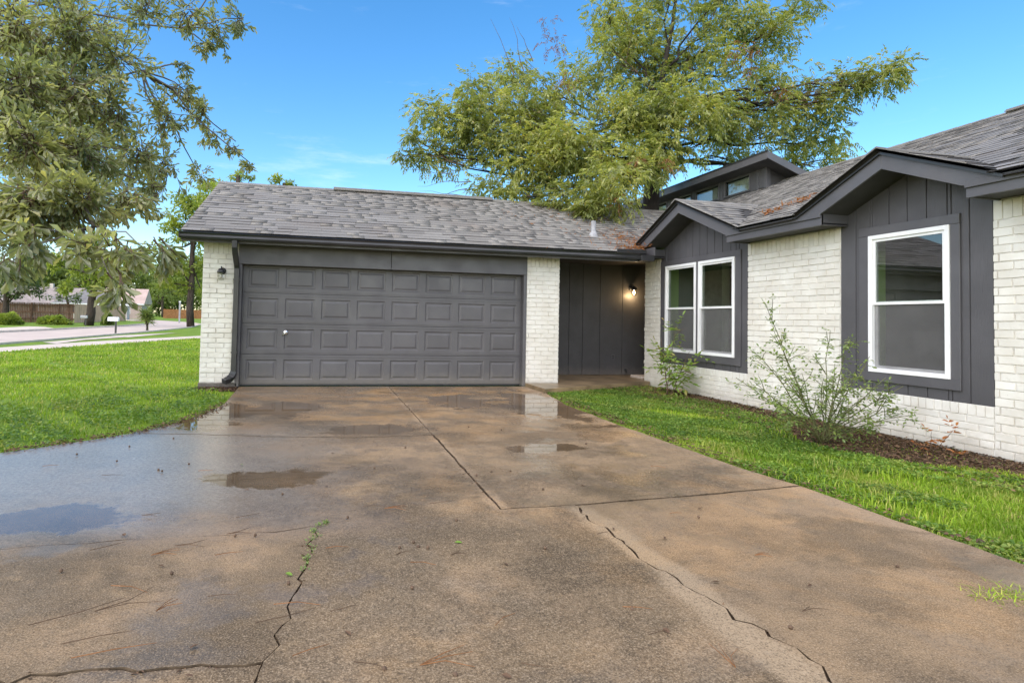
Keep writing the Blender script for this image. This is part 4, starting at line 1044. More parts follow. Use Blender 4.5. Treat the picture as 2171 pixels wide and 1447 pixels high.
def far_tree(name, bx, by, depth, blobs, label, mat, trunk=.2, lean=0, leaf=.28, dens=1.0, group='trees across the street', bark='bark', cat_='tree', ttop=None):
    b0 = gnd(bx, by) if depth is None else None
    if depth is None: depth = float((b0 - CAM) @ CF)
    base = b0 if b0 is not None else at(bx, by, depth)
    if b0 is None: base = np.array([base[0], base[1], -.03])
    r_ = empty(name, tuple(base), label, cat_, group)
    mb = MB(); tx, ty = ttop or (blobs[0][0], blobs[0][1])
    top = at(tx, ty, depth); pts = curve_pts(base, top, 5, 0, .012)
    mb.tube(pts, list(np.linspace(trunk, trunk * .45, 6)), 8)
    Ps, Ds, Ns, Ls, Ws = [], [], [], [], []
    for (x, y, rp) in blobs:
        C = at(x, y, depth + random.uniform(-1, 1) * rp / F * depth * .6); Rr = rp / F * depth
        mb.tube(curve_pts(pts[random.choice((2, 3, 4))], C, 3, .02, .05), [trunk * .3, trunk * .22, trunk * .15, trunk * .06], 5)
        n = int(230 * dens * (Rr / leaf / 4) ** 2) + 20
        for _ in range(max(4, int(n / 40))):
            c2 = C + rnd_dir(1)[0] * Rr * random.uniform(.35, .85) * np.array([1, 1, .8]); q = max(20, int(n / max(4, int(n / 40))))
            dd = rnd_dir(q); Ps.append(c2 + dd * (RNG.random(q) ** .5)[:, None] * Rr * .38 * np.array([1, 1, .7]))
            Ds.append(unit(dd + np.array([0, 0, -.3]) + RNG.normal(size=(q, 3)) * .5)); Ns.append(np.array([0, 0, 1.]) + RNG.normal(size=(q, 3)) * .7)
            Ls.append(leaf * RNG.uniform(.6, 1.3, q)); Ws.append(leaf * .42 * RNG.uniform(.7, 1.3, q))
    mb.build('trunk', M[bark], r_, smooth=True)
    V, Fq = leaves(*[np.concatenate(q) for q in (Ps, Ds, Ns, Ls, Ws)], LEAF_LANCE)
    tag(np_mesh('crown', V, Fq, M[mat], r_), kind='stuff')
    return r_
far_tree('street_tree', 404, 692, None, [(405, 500, 38), (390, 440, 40), (375, 560, 36), (425, 560, 34), (370, 480, 34), (420, 430, 36), (400, 610, 26), (350, 530, 30), (450, 480, 40), (440, 400, 30), (355, 600, 20), (430, 620, 18)],
         'tall tree with dark straight trunk just left of the garage corner', 'far_lime', .36, leaf=.42, dens=2.4, ttop=(410, 470))
far_tree('street_tree', 188, 689, None, [(205, 590, 38), (170, 560, 40), (235, 560, 38), (150, 610, 26), (250, 610, 26), (210, 520, 40), (120, 560, 34), (170, 500, 40), (280, 560, 32)],
         'lime green tree with leaning dark trunk beside the grey fence', 'far_lime', .42, leaf=.42, dens=1.8, ttop=(205, 560))
far_tree('yard_tree', 14, 662, 55, [(40, 580, 46), (-10, 560, 50), (80, 610, 34), (20, 620, 30), (60, 540, 40), (-30, 610, 40), (100, 560, 30)], 'dark green spreading tree behind the brown fence at the left edge', 'far_dark', .35, leaf=.36, ttop=(15, 590))
far_tree('yard_tree', 150, 648, 80, [(140, 620, 22), (165, 632, 18), (118, 630, 16)], 'small bluish green tree over the fence between two pale roofs', 'far_dark', .25, leaf=.4)
far_tree('yard_tree', 345, 672, None, [(345, 610, 34), (320, 630, 24), (375, 625, 24), (360, 580, 30), (330, 590, 28), (395, 600, 26)], 'pale green airy tree in front of the orange fence', 'far_leaf', .5, leaf=.8, dens=.7)
far_tree('yard_tree', 268, 668, None, [(265, 640, 22), (300, 620, 30), (240, 600, 36), (290, 580, 36), (310, 545, 40), (330, 640, 18)], 'pale green tree past the end of the grey fence', 'far_leaf', .5, leaf=.8, dens=.8)
far_tree('purple_bush', 285, 672, None, [(285, 664, 9), (278, 668, 8), (293, 668, 8)], 'dark purple leaved bush beyond the grey fence', 'far_purple', .12, leaf=.6, dens=1, cat_='bush', group='bushes across the street')
far_tree('yard_tree', 505, 400, 34, [(505, 372, 22), (470, 392, 26), (530, 376, 12), (440, 415, 30)], 'green treetop showing above the left end of the garage ridge', 'far_lime', .25, leaf=.22, dens=1.4, group='treetops behind the garage')
far_tree('yard_tree', 600, 400, 34, [(603, 388, 22), (575, 388, 14), (590, 374, 12), (620, 392, 14)], 'green treetop showing above the garage ridge right of its neighbour', 'far_lime', .25, leaf=.22, dens=1.4, group='treetops behind the garage')
for (x, y, d, bl_, lab) in ((-120, 660, 90, [(-120, 590, 60), (-60, 610, 40), (-170, 600, 50)], 'far tree left of the brown fence'), ):
    far_tree('yard_tree', x, y, d, bl_, lab, 'far_leaf', .3, leaf=.6)
# tall far wood behind the neighbours' roofs
Ps, Ds, Ns, Ls, Ws = [], [], [], [], []
for k in range(150):
    x = -300 + (k % 90) * 8.6 + random.uniform(-8, 8); d = random.uniform(190, 230); y = (600 + random.uniform(-40, 50)) if k < 90 else 645 + random.uniform(-8, 8); Rr = random.uniform(26, 48) / F * d * (1 if k < 90 else .6)
    C = at(x, y, d); q = 420; dd = rnd_dir(q)
    Ps.append(C + dd * (RNG.random(q) ** .4)[:, None] * Rr * np.array([1, 1, .9])); Ds.append(unit(dd + RNG.normal(size=(q, 3)))); Ns.append(np.array([0, 0, 1.]) + RNG.normal(size=(q, 3)) * .7)
    Ls.append(1.6 * RNG.uniform(.6, 1.3, q)); Ws.append(.8 * RNG.uniform(.7, 1.3, q))
V, Fq = leaves(*[np.concatenate(q) for q in (Ps, Ds, Ns, Ls, Ws)], LEAF_LANCE)
tag(np_mesh('far_woods', V, Fq, M['far_leaf']), kind='stuff')

def bush(name, bx, by, w, h, label, mat, leaf=.18, group='clipped shrubs along the far fence'):
    c = gnd(bx, by); dpt = float((c - CAM) @ CF); r_ = empty(name, (c[0], c[1], -.03), label, 'shrub', group)
    Rw, Rh = w / F * dpt / 2, h / F * dpt
    q = 1800; dd = rnd_dir(q); dd[:, 2] = np.abs(dd[:, 2])
    P = c + dd * (RNG.random(q) ** .25)[:, None] * np.array([Rw, Rw, Rh]) * (1 + .12 * np.sin(dd[:, :1] * 7))
    V, Fq = leaves(P, unit(dd + RNG.normal(size=(q, 3)) * .6), np.array([0, 0, 1.]) + RNG.normal(size=(q, 3)) * .6, leaf * RNG.uniform(.6, 1.3, q), leaf * .5, LEAF_LANCE)
    tag(np_mesh('foliage', V, Fq, M[mat], r_), kind='stuff')
    mb = MB()
    for k in range(5):
        mb.tube(curve_pts(c, c + np.array([random.uniform(-.6, .6) * Rw, random.uniform(-.6, .6) * Rw, Rh * .8]), 3, 0, .04), .03, 5)
    mb.build('stem', M['twig'], r_)
bush('shrub', 18, 687.5, 46, 21, 'round green shrub against the brown fence', 'far_lime', .3)
bush('shrub', 116, 687, 58, 15, 'low lime green shrub in front of the brown fence', 'far_lime', .3)
bush('shrub', 228, 688, 18, 21, 'small upright green shrub in front of the grey fence', 'far_leaf', .25)

def spiky():
    c = gnd(312, 700); d = float((c - CAM) @ CF); r_ = empty('spiky_plant', (c[0], c[1], -.03), 'upright spiky green plant in the grass between mailbox and tree', 'plant')
    s_ = d / F; mb = MB(); Ps, Ds = [], []
    for k in range(4):
        t_ = c + np.array([random.uniform(-7, 7) * s_, random.uniform(-7, 7) * s_, random.uniform(28, 46) * s_]); mb.tube(curve_pts(c + np.array([random.uniform(-2, 2) * s_, 0, 0]), t_, 3, 0, .03), [.05, .045, .04, .03], 6)
        q = 110; dd = rnd_dir(q); dd[:, 2] = dd[:, 2] * .8 + .35
        Ps.append(np.repeat(t_[None], q, 0) - np.array([0, 0, 1.]) * RNG.random((q, 1)) * 14 * s_); Ds.append(unit(dd))
    P, D = np.concatenate(Ps), np.concatenate(Ds)
    V, Fq = leaves(P, D, np.array([0, 0, 1.]) + RNG.normal(size=P.shape) * .4, 22 * s_ * RNG.uniform(.5, 1.1, len(P)), 2.2 * s_, LEAF_LANCE)
    mb.build('stem', M['bark'], r_); tag(np_mesh('foliage', V, Fq, M['far_leaf'], r_), kind='stuff')
spiky()

# fences, mailboxes, post, far houses
def fence(a, b_, h, mat, label, rails=True, cap=True):
    a, b_ = np.array(a[:2]), np.array(b_[:2]); L = np.linalg.norm(b_ - a); d = (b_ - a) / L; n = np.array([d[1], -d[0]])
    if n @ (CAM[:2] - a) < 0: n = -n
    r_ = empty('fence', (a[0], a[1], -.03), label, 'fence', 'board fences across the street')
    pk = MB(); w = .14
    for k in range(int(L / w)):
        p = a + d * k * w; q = p + d * (w - .012); hh = h + random.uniform(-.025, .025); o_ = n * random.uniform(0, .012)
        pk.prism([(*(p + o_), -.03), (*(q + o_), -.03), (*(q + o_), hh), (*(p + o_), hh)], (*(-n * .02), 0))
    tag(pk.build('pickets', mat, r_, recalc=True), kind='stuff')
    if rails:
        for zz in (.3, h * .5, h - .25):
            MB().prism([(*(a + n * .015), zz), (*(b_ + n * .015), zz), (*(b_ + n * .015), zz + .13), (*(a + n * .015), zz + .13)], (*(n * .07), 0)).build('rail', mat, r_)
        for k in range(int(L / 2.4) + 1):
            p = a + d * min(k * 2.4, L - .1); q = p + d * .14
            MB().prism([(*(p + n * .06), -.03), (*(q + n * .06), -.03), (*(q + n * .06), h + .02), (*(p + n * .06), h + .02)], (*(n * .09), 0)).build('post', mat, r_)
    if cap:
        MB().prism([(*(a - n * .05), h + .03), (*(b_ - n * .05), h + .03), (*(b_ - n * .05), h + .07), (*(a - n * .05), h + .07)], (*(n * .14), 0)).build('cap_rail', mat, r_)
A_, B_, C_ = gnd(-130, 679.5), gnd(157, 683.5), gnd(266, 679.5)
fence(A_, B_, 1.95, M['fence_brown'], 'dark brown board fence with rails and posts showing at the left edge')
fence(B_, C_, 1.98, M['fence_grey'], 'pale weathered board fence continuing right of the dark brown one', rails=False, cap=False)
fence(gnd(346, 674), gnd(440, 675.5), 2.3, M['fence_orange'], 'bright orange cedar fence in the distance behind the trunk', rails=False, cap=False)
def mailbox(bx, by, topy, label, mat, w):
    c = gnd(bx, by); d = float((c - CAM) @ CF); s_ = d / F
    r_ = empty('mailbox', (c[0], c[1], -.03), label, 'mailbox', 'mailboxes along the street')
    h = (by - topy) * s_
    MB().box(c[0] - .04, c[0] + .04, c[1] - .04, c[1] + .04, -.05, h - .2).build('post', M['black_metal'], r_)
    prof = [(-.10, 0), (.10, 0), (.10, .13)] + [(.10 * math.cos(q), .13 + .10 * math.sin(q)) for q in np.linspace(.3, math.pi - .3, 6)] + [(-.10, .13)]
    bx_ = MB().prism([(c[0] - w * .78, c[1] + y, h - .2 + z) for y, z in prof], (w, 0, 0)).build('box', mat, r_, .006)
    MB().prism([(c[0] + w * .22, c[1] + y * 1.05, h - .2 + z * 1.03) for y, z in prof], (.02, 0, 0)).build('lid', mat, r_)
mailbox(245, 707, 673, 'white mailbox on a dark post at the street edge', M['mail'], .52)
mailbox(181, 690, 669, 'small grey mailbox beside the leaning dark trunk', M['pipe'], .5)
c = gnd(380, 684); d = float((c - CAM) @ CF)
r_ = empty('sign_post', (c[0], c[1], -.03), 'thin white post standing far off by the street bend', 'post')
MB().box(c[0] - .09, c[0] + .09, c[1] - .09, c[1] + .09, -.05, 44 / F * d).build('shaft', M['pipe'], r_)
MB().box(c[0] - .13, c[0] + .13, c[1] - .13, c[1] + .13, 44 / F * d, 46 / F * d).build('cap', M['mail'], r_)

def far_house(c, ang, L, Wd, h, rise, wall, roof, label, hip=True):
    r_ = empty('neighbour_house', (c[0], c[1], -.03), label, 'house', 'houses across the street')
    ca, sa = math.cos(ang), math.sin(ang)
    T = lambda x, y, z: (c[0] + x * ca - y * sa, c[1] + x * sa + y * ca, z)
    MB().prism([T(-L/2, -Wd/2, -.05), T(L/2, -Wd/2, -.05), T(L/2, Wd/2, -.05), T(-L/2, Wd/2, -.05)], (0, 0, h)).build('wall', wall, r_)
    e = .5; rl = L / 2 - Wd / 2 if hip else L / 2 + e
    v = [T(-L/2 - e, -Wd/2 - e, h), T(L/2 + e, -Wd/2 - e, h), T(L/2 + e, Wd/2 + e, h), T(-L/2 - e, Wd/2 + e, h), T(-rl, 0, h + rise), T(rl, 0, h + rise)]
    ro = MB().add(v, [(0, 1, 5, 4), (1, 2, 5), (2, 3, 4, 5), (3, 0, 4), (0, 3, 2, 1)]).build('roof', roof, r_)
    MB().box(*[q for q in (c[0] - .3, c[0] + .3, c[1] - .3, c[1] + .3)], h + rise * .6, h + rise + .7).build('chimney', wall, ro)
    MB().prism([T(-L/2 - e - .02, -Wd/2 - e - .02, h - .2), T(L/2 + e + .02, -Wd/2 - e - .02, h - .2), T(L/2 + e + .02, -Wd/2 - e - .02, h + .02), T(-L/2 - e - .02, -Wd/2 - e - .02, h + .02)], (0, 0.04, 0)).build('fascia', M['mail'], r_)
    for x in (-L/4, L/5):
        wv = MB().prism([T(x - .6, -Wd/2 - .03, .9), T(x + .6, -Wd/2 - .03, .9), T(x + .6, -Wd/2 - .03, 2.1), T(x - .6, -Wd/2 - .03, 2.1)], (0, .06, 0)).build('window', M['mail'], r_)
        MB().prism([T(x - .5, -Wd/2 - .045, 1.0), T(x + .5, -Wd/2 - .045, 1.0), T(x + .5, -Wd/2 - .045, 2.0), T(x - .5, -Wd/2 - .045, 2.0)], (0, .01, 0)).build('pane', M['far_dark_glass'], wv)
M['far_dark_glass'] = simple('far_glass', (.05, .06, .07), .1, .6, .2, 2)
def hp(px, d): 
    q = at(px, 660, d); return (float(q[0]), float(q[1]))
far_house(hp(45, 92), .2, 13, 8, 2.3, 2.0, M['far_wall'], M['far_roof'], 'pale beige house with tan roof above the brown fence, farthest left')
far_house(hp(108, 112), .1, 11, 9, 2.9, 3.0, M['far_wall'], M['far_roof'], 'cream house with light roof rising behind the beige one', False)
far_house(hp(200, 95), .25, 10, 8, 2.5, 2.4, M['far_wall'], M['far_roof_dark'], 'house with a dark grey roof behind the leaning trunk')
far_house(hp(258, 118), .1, 9, 8, 3.0, 3.2, M['far_brick'], M['far_brick'], 'pinkish brick house beyond the end of the grey fence', False)

# ------------------------------------------------------------------ plants by the house
def compound(P0, ax, nl, leaf, spread=.85):
    """odd-pinnate leaf: P, D for leaflets"""
    Ps, Ds = [], []
    side = unit(np.cross(ax, [0, 0, 1.])[None])[0]; L = leaf * (nl / 2) * .95
    for k in range(nl):
        f = (k // 2 + 1) / (nl // 2 + 1)
        Ps.append(P0 + ax * L * f + np.array([0, 0, -.15 * L * f * f])); sg = 1 if k % 2 else -1
        Ds.append(ax if k == nl - 1 else ax * .5 + side * sg * spread + np.array([0, 0, -.12]))
    return Ps, Ds
def cane_plant(name, base, tips, label, cat_, leafmat, canemat, leaf, per, nl, rad=.008, sag=.06, tpl=LEAF_OVAL, wid=.55, start=.25, spread=.85, twig_n=4, zone=None):
    r_ = empty(name, (base[0], base[1], -.03), label, cat_)
    Ps, Ds = [], []; tw = MB()
    for tip in tips:
        tip = np.array(tip); b0 = np.array([base[0] + random.uniform(-.06, .06), base[1] + random.uniform(-.06, .06), -.03])
        pts = np.array(curve_pts(b0, tip, 7, -sag * random.uniform(.3, 1.1), .012))
        MB().tube(pts, list(np.linspace(rad, rad * .35, 8)), 6).build('stem', M[canemat], r_, smooth=True)
        L = np.linalg.norm(tip - b0)
        src = [(pts, per * L, start)]
        for _ in range(int(twig_n * L)):
            i0 = random.randint(2, 6); s_ = pts[i0]; e = s_ + unit((rnd_dir(1)[0] * .9 + unit((tip - b0)[None])[0] * .8 + np.array([0, 0, .15]))[None])[0] * random.uniform(.10, .28)
            q = np.array(curve_pts(s_, e, 3, -.03, .04)); tw.tube(q, [.004, .0035, .003, .002], 4, False); src.append((q, 4.0, .3))
        for q, n, st in src:
            for _ in range(int(n)):
                f = random.uniform(st, 1) * (len(q) - 1.001); i0 = int(f); p = q[i0] + (q[i0 + 1] - q[i0]) * (f - i0)
                ax = unit((rnd_dir(1)[0] + np.array([0, 0, .1]))[None])[0]
                a_, b_ = compound(p, ax, nl, leaf * random.uniform(.7, 1.2), spread); Ps += a_; Ds += b_
    if tw.v: tag(tw.build('twigs', M[canemat], r_, recalc=False), kind='stuff')
    P, D = np.array(Ps), np.array(Ds); n = len(P); Lf = leaf * RNG.uniform(.7, 1.25, n)
    V, Fq = leaves(P, D, np.array([0, 0, 1.]) + RNG.normal(size=(n, 3)) * .35, Lf, Lf * wid, tpl)
    tag(np_mesh('foliage', V, Fq, M[leafmat], r_), kind='stuff')
    return r_
rb = np.array([6.50, -4.86, 0]); rd = float((rb - CAM) @ CF)
tips = [at(x, y, rd + dd) for x, y, dd in ((1622, 642, -.1), (1640, 700, .1), (1592, 742, -.2), (1662, 790, .2), (1752, 702, .3), (1800, 712, .1), (1598, 808, -.3), (1700, 790, .0), (1835, 775, -.1), (1878, 800, -.3), (1915, 818, -.2),
         (1560, 800, .1), (1640, 850, -.4), (1770, 770, -.3), (1858, 870, -.35), (1905, 862, -.2), (1935, 880, -.1), (1815, 790, .3), (1790, 800, -.1), (1835, 840, .2), (1740, 820, -.2), (1880, 900, .1))]
cane_plant('rose_bush', rb, tips, 'straggly rose bush with long bare canes in front of the brick wall', 'bush', 'rose', 'cane', .038, 10, 5, .0075, .05, twig_n=6)
dbp = np.array([7.25, -5.35, 0]); dd_ = float((dbp - CAM) @ CF)
cane_plant('withered_branch', dbp, [at(1975, 915, dd_), at(2020, 912, dd_ - .1), at(2062, 965, dd_ - .2), at(1950, 935, dd_)], 'low trailing branch with orange dead leaves by the wall foot', 'branch', 'bright_dead', 'twig', .055, 18, 5, .004, -.05, twig_n=2, start=.55)
sb = np.array([7.14, -1.16, 0]); sd = float((sb - CAM) @ CF)
cane_plant('sapling', sb, [at(x, y, sd + q) for x, y, q in ((1432, 690, 0), (1402, 716, .1), (1462, 745, -.1), (1455, 800, -.1), (1412, 790, .05))], 'young leafy sapling in front of the paired windows', 'sapling', 'sapling', 'twig', .105, 7, 7, .008, .02, twig_n=4, start=.35, wid=.36)

# ------------------------------------------------------------------ grass and small litter
def in_poly(P, poly):
    x, y = P[:, 0], P[:, 1]; ins = np.zeros(len(P), bool); n = len(poly)
    for i in range(n):
        x1, y1 = poly[i]; x2, y2 = poly[i - 1]
        c_ = ((y1 > y) != (y2 > y)) & (x < (x2 - x1) * (y - y1) / (y2 - y1 + 1e-12) + x1); ins ^= c_
    return ins
def blades(P, h, w, lean=.5):
    n = len(P); az_ = RNG.random(n) * 2 * math.pi; D = np.stack([np.cos(az_), np.sin(az_), np.zeros(n)], 1); Sd = np.stack([-np.sin(az_), np.cos(az_), np.zeros(n)], 1)
    h = h * RNG.uniform(.55, 1.35, n); ln = lean * RNG.uniform(.2, 1.6, n); P0 = np.concatenate([P, np.full((n, 1), -.034)], 1)
    up = np.array([0, 0, 1.])
    mid = P0 + up * (h * .62)[:, None] + D * (h * ln * .28)[:, None]; tip = P0 + up * (h * np.clip(1.05 - ln * .25, .45, 1))[:, None] + D * (h * ln * .95)[:, None]
    w = w * RNG.uniform(.7, 1.3, n)
    V = np.stack([P0 - Sd * w[:, None] / 2, P0 + Sd * w[:, None] / 2, mid + Sd * w[:, None] * .42, mid - Sd * w[:, None] * .42, tip], 1).reshape(-1, 3)
    b0 = (np.arange(n) * 5)[:, None]
    Ft = np.concatenate([b0 + np.array([[0, 1, 2]]), b0 + np.array([[0, 2, 3]]), b0 + np.array([[3, 2, 4]])])
    return V, Ft
def scatter(poly, n, keep=None):
    x0, y0 = np.min(poly, 0); x1, y1 = np.max(poly, 0); P = np.stack([RNG.uniform(x0, x1, n), RNG.uniform(y0, y1, n)], 1)
    P = P[in_poly(P, poly)]
    return P if keep is None else P[keep(P)]
strip = [(5.02, -.95), (5.75, -.66), (7.6, .15), (7.66, -.2), (7.66, -9), (4.92, -9), (4.89, -7.25), (4.86, -6.85), (4.88, -6.27), (4.79, -5.65), (4.77, -4.1), (4.81, -2.3)]
bedp = [(7.66, -.1), (7.46, -.4), (7.32, -1.3), (7.30, -2.6), (7.05, -3.9), (6.40, -4.55), (6.32, -5.2), (6.65, -5.75), (7.1, -6.0), (7.4, -6.5), (7.68, -7.2)]
def wob(P, s_): return np.sin(P[:, 0] * 3.1 * s_ + 1.3) * np.sin(P[:, 1] * 2.3 * s_ + .4) + .6 * np.sin(P[:, 0] * 7.3 * s_ + P[:, 1] * 5.1 * s_)
def notbed(P):
    k = ~in_poly(P, bedp) | (RNG.random(len(P)) < np.where(P[:, 1] > -4.2, .30, .08))
    return k
P = scatter(strip, 120000, lambda P: (RNG.random(len(P)) < np.clip((P[:, 0] - 4.80 - .10 * wob(P, 2.)) / .22, .06, 1)) & (RNG.random(len(P)) < np.where(P[:, 1] > -4.6 + .5 * wob(P, 1.1), .42, 1)) & (RNG.random(len(P)) < np.clip((7.55 - P[:, 0] + .12 * wob(P, 2.2)) / .55, .10, 1)) & notbed(P) & (wob(P, .9) + RNG.normal(size=len(P)) * .8 > -1.0))
tall = (wob(P, .6) > .5) & (P[:, 1] < -3.5)
V1, F1 = blades(P[~tall], .036, .0055, .9); V2, F2 = blades(P[tall][::2], .070, .006, .8)
np_mesh('grass', np.concatenate([V1, V2]), np.concatenate([F1, F2 + len(V1)]), M['grass'], kind='stuff')['label'] = 'bright green grass strip between driveway and window wall'
lawn = [(.0, -.5), (.03, -1.9), (-.07, -2.7), (-.27, -3.5), (-.74, -4.05), (-1.05, -4.33), (-2.2, -5.05), (-4, -5.45), (-9.3, -5.5), (-8.3, 3), (-7.7, 8.3), (-6.9, 12.7), (-4.9, 20), (-.7, 20), (-.7, -.2)]
P = scatter(lawn, 150000, lambda P: (RNG.random(len(P)) < np.clip(1.25 - (P[:, 1] + 4) / 16, .25, 1)) & (wob(P, 1.9) + .7 * wob(P, .7) + RNG.normal(size=len(P)) * .5 > -1.1))
dist = np.linalg.norm(P - CAM[:2], axis=1)
V1, F1 = blades(P, .034 + .0012 * dist, .0045 + .0008 * dist, .8)
np_mesh('grass', V1, F1, M['grass'], kind='stuff')['label'] = 'mown bright green lawn left of the garage'
# broad-leaved ground cover near the driveway edge on both sides
P = scatter(lawn, 170000, lambda P: (P[:, 1] < -.2 + .4 * P[:, 0] + wob(P, .8) * 1.2) & (P[:, 0] > -6) & (wob(P, 1.3) > -.35))
P2 = scatter(strip, 130000, lambda P: (RNG.random(len(P)) < np.clip((P[:, 0] - 4.82 - .10 * wob(P, 2.)) / .2, .03, 1)) & notbed(P) & (wob(P, .7) < np.where(P[:, 1] > -4.6, .9, .2)) & (wob(P, 1.9) > -.75) & (RNG.random(len(P)) < np.clip((7.5 - P[:, 0] + .12 * wob(P, 2.2)) / .45, .06, 1)))
Q = np.concatenate([P, P2]); n = len(Q); h = RNG.uniform(.0, 1, n) * np.where(np.arange(n) < len(P), .058, .032); big = np.where(np.arange(n) < len(P), 1.5, 1.0)
az_ = RNG.random(n) * 6.283
V, Fq = leaves(np.concatenate([Q, h[:, None] - .03], 1), np.stack([np.cos(az_), np.sin(az_), RNG.uniform(-.1, .6, n)], 1), np.array([0, 0, 1.]) + RNG.normal(size=(n, 3)) * .35, big * RNG.uniform(.014, .032, n), big * RNG.uniform(.010, .022, n), LEAF_OVAL)
np_mesh('ground_cover', V, Fq, M['weed'], kind='stuff')
M['straw'] = leaf_mat('dry_grass', [(0, (.16, .095, .045)), (.6, (.28, .19, .085)), (1, (.42, .32, .15))], .7, .2)
P = scatter(strip, 60000, lambda P: (P[:, 0] > 7.0 + .14 * wob(P, 1.7) - .35 * RNG.random(len(P)) ** 2) | (RNG.random(len(P)) < .05))
V1, F1 = blades(P, .026, .006, 1.6)
np_mesh('dry_grass', V1, F1, M['straw'], kind='stuff')['label'] = 'dry brown grass and weeds along the foot of the window wall'
# mulch chips and dead leaves
def chips(P, z, L, W, mat, name, up=.25, tpl=LEAF_OVAL):
    n = len(P); a_ = RNG.random(n) * 6.283
    V, Fq = leaves(np.concatenate([P, np.broadcast_to(z, (n,))[:, None]], 1), np.stack([np.cos(a_), np.sin(a_), RNG.normal(size=n) * up], 1), np.array([0, 0, 1.]) + RNG.normal(size=(n, 3)) * .4, L * RNG.uniform(.5, 1.4, n), W * RNG.uniform(.6, 1.3, n), tpl)
    return tag(np_mesh(name, V, Fq, mat), kind='stuff')
M['chip'] = leaf_mat('mulch_chip', [(0, (.05, .028, .016)), (.6, (.11, .062, .034)), (1, (.24, .14, .075))], .8, .05)
M['orange_leaf'] = leaf_mat('orange_leaf', [(0, (.28, .09, .025)), (1, (.42, .18, .07))], .5, .3)
chips(np.concatenate([scatter(bedp, 15000), scatter([(-.66, 0), (-.66, -.25), (-.3, -.45), (.0, -.5), (.0, -.03)], 900)]), -.012, .045, .012, M['chip'], 'mulch')
P = scatter(strip, 30000, lambda P: (P[:, 0] < 4.86 + .22 * RNG.random(len(P)) ** 2) | ((np.abs(P[:, 0] - 6.9) < .5) & (RNG.random(len(P)) < .25)))
edge = np.array([(x, y) for x, y in jag(ED2[:5] * 1, .05, .004, 5)] + [(x, y) for x, y in jag(ED[2:], .05, .004, 6)])
chips(np.concatenate([P, edge + RNG.normal(size=edge.shape) * .045]), RNG.uniform(-.01, .012), .035, .014, M['chip'], 'leaf_litter')
# dead needles and leaves on the roof valley and the small gable
def roof_litter(x, y, n, sx, sy, zf):
    Q = np.stack([RNG.normal(x, sx, n), RNG.normal(y, sy, n)], 1); return np.concatenate([Q, (zf(Q[:, 0], Q[:, 1]) + .025 + RNG.random(n) * .03)[:, None]], 1)
zmax = lambda x, y: np.maximum(np.maximum(z_gar(x, y), z_wing(x, y)), np.maximum(SURF['g1'](x, y), SURF['g2'](x, y)))
Q = np.concatenate([roof_litter(7.05, -.28, 160, .22, .10, zmax), roof_litter(7.25, .25, 120, .12, .25, zmax), roof_litter(6.9, .2, 90, .35, .3, zmax), roof_litter(6.4, .8, 60, .9, .7, zmax), roof_litter(7.75, -2.75, 60, .07, .07, zmax), roof_litter(8.1, -2.9, 60, .10, .07, zmax), roof_litter(7.0, 1.6, 120, 1.0, .7, zmax)])
n = len(Q); V, Fq = leaves(Q, rnd_dir(n) * np.array([1, 1, .35]), np.array([0, 0, 1.]) + RNG.normal(size=(n, 3)) * .3, RNG.uniform(.06, .16, n), RNG.uniform(.012, .025, n), LEAF_LANCE)
tag(np_mesh('roof_litter', V, Fq, M['orange_leaf']), kind='stuff')

# twigs, pine needles, acorns, single leaves lying on the concrete
def twig_mesh(seed, n=3):
    rr = random.Random(seed); mb = MB()
    for k in range(n):
        a_ = rr.uniform(-.25, .25); L = rr.uniform(.7, 1.0); bend = rr.uniform(-.08, .08)
        mb.tube([(0, 0, .004), (L * .5 * math.cos(a_), L * .5 * math.sin(a_) + bend, .006), (L * math.cos(a_ * 1.5), L * math.sin(a_ * 1.5), .003)], [.0024, .0022, .0012], 4)
    return mb
tm = []
for s_ in range(6):
    me = twig_mesh(s_, (1, 1, 2, 1, 1, 3)[s_]).mesh('pine_twig'); me.materials.append(M['needle'] if s_ % 2 else M['twig']); tm.append(me)
tw_px = [(60, 1330, .35, .3), (40, 1120, .0, .0), (200, 1300, .25, .5), (150, 1400, .3, .4), (215, 1010, .2, .2), (320, 1180, .14, .3), (190, 1170, .17, .35), (235, 1245, .2, -.2), (370, 1160, .16, .1), (455, 1180, .15, .4), (440, 1268, .16, .2), (330, 1300, .12, .9), (540, 1325, .26, .1), (580, 1285, .2, .1), (480, 1135, .14, .3), (420, 1000, .12, .2), (770, 1075, .2, .05), (815, 1080, .16, 0),
         (910, 1070, .2, .0), (870, 1195, .13, -.1), (955, 1180, .09, .4), (620, 1395, .16, .6), (750, 1408, .14, -.2), (890, 1415, .22, .15), (700, 1300, .12, .1), (1050, 1330, .14, .9), (840, 1180, .1, .8), (1320, 1290, .14, -.1), (1375, 1350, .14, .4), (1560, 1420, .16, 1.2), (1105, 1410, .1, -.7), (1380, 990, .12, -.2), (1700, 1300, .14, .3), (1420, 1090, .09, .1), (1265, 1135, .12, .5), (1600, 1180, .1, .0), (500, 1100, .15, .2), (690, 1165, .12, .3), (300, 1095, .1, 0), (90, 990, .12, .4), (130, 1370, .3, .45)]
for k, (x, y, L, a_) in enumerate(tw_px):
    if L == 0: continue
    p = gnd(x, y); o = bpy.data.objects.new('pine_twig', tm[k % 6]); o.location = (p[0], p[1], .006); o.scale = (L, L, 1); o.rotation_euler = (0, 0, a_)
    COL.objects.link(o); tag(o, 'thin brown pine needle lying on the wet driveway', 'twig', 'pine needles on the driveway')
am = MB().lathe((0, 0, .011), [(0, -.008), (.006, -.006), (.008, 0), (.0085, .002), (.007, .006), (.002, .008), (.001, .012), (0, .012)], 8).mesh('acorn'); am.materials.append(M['twig'])
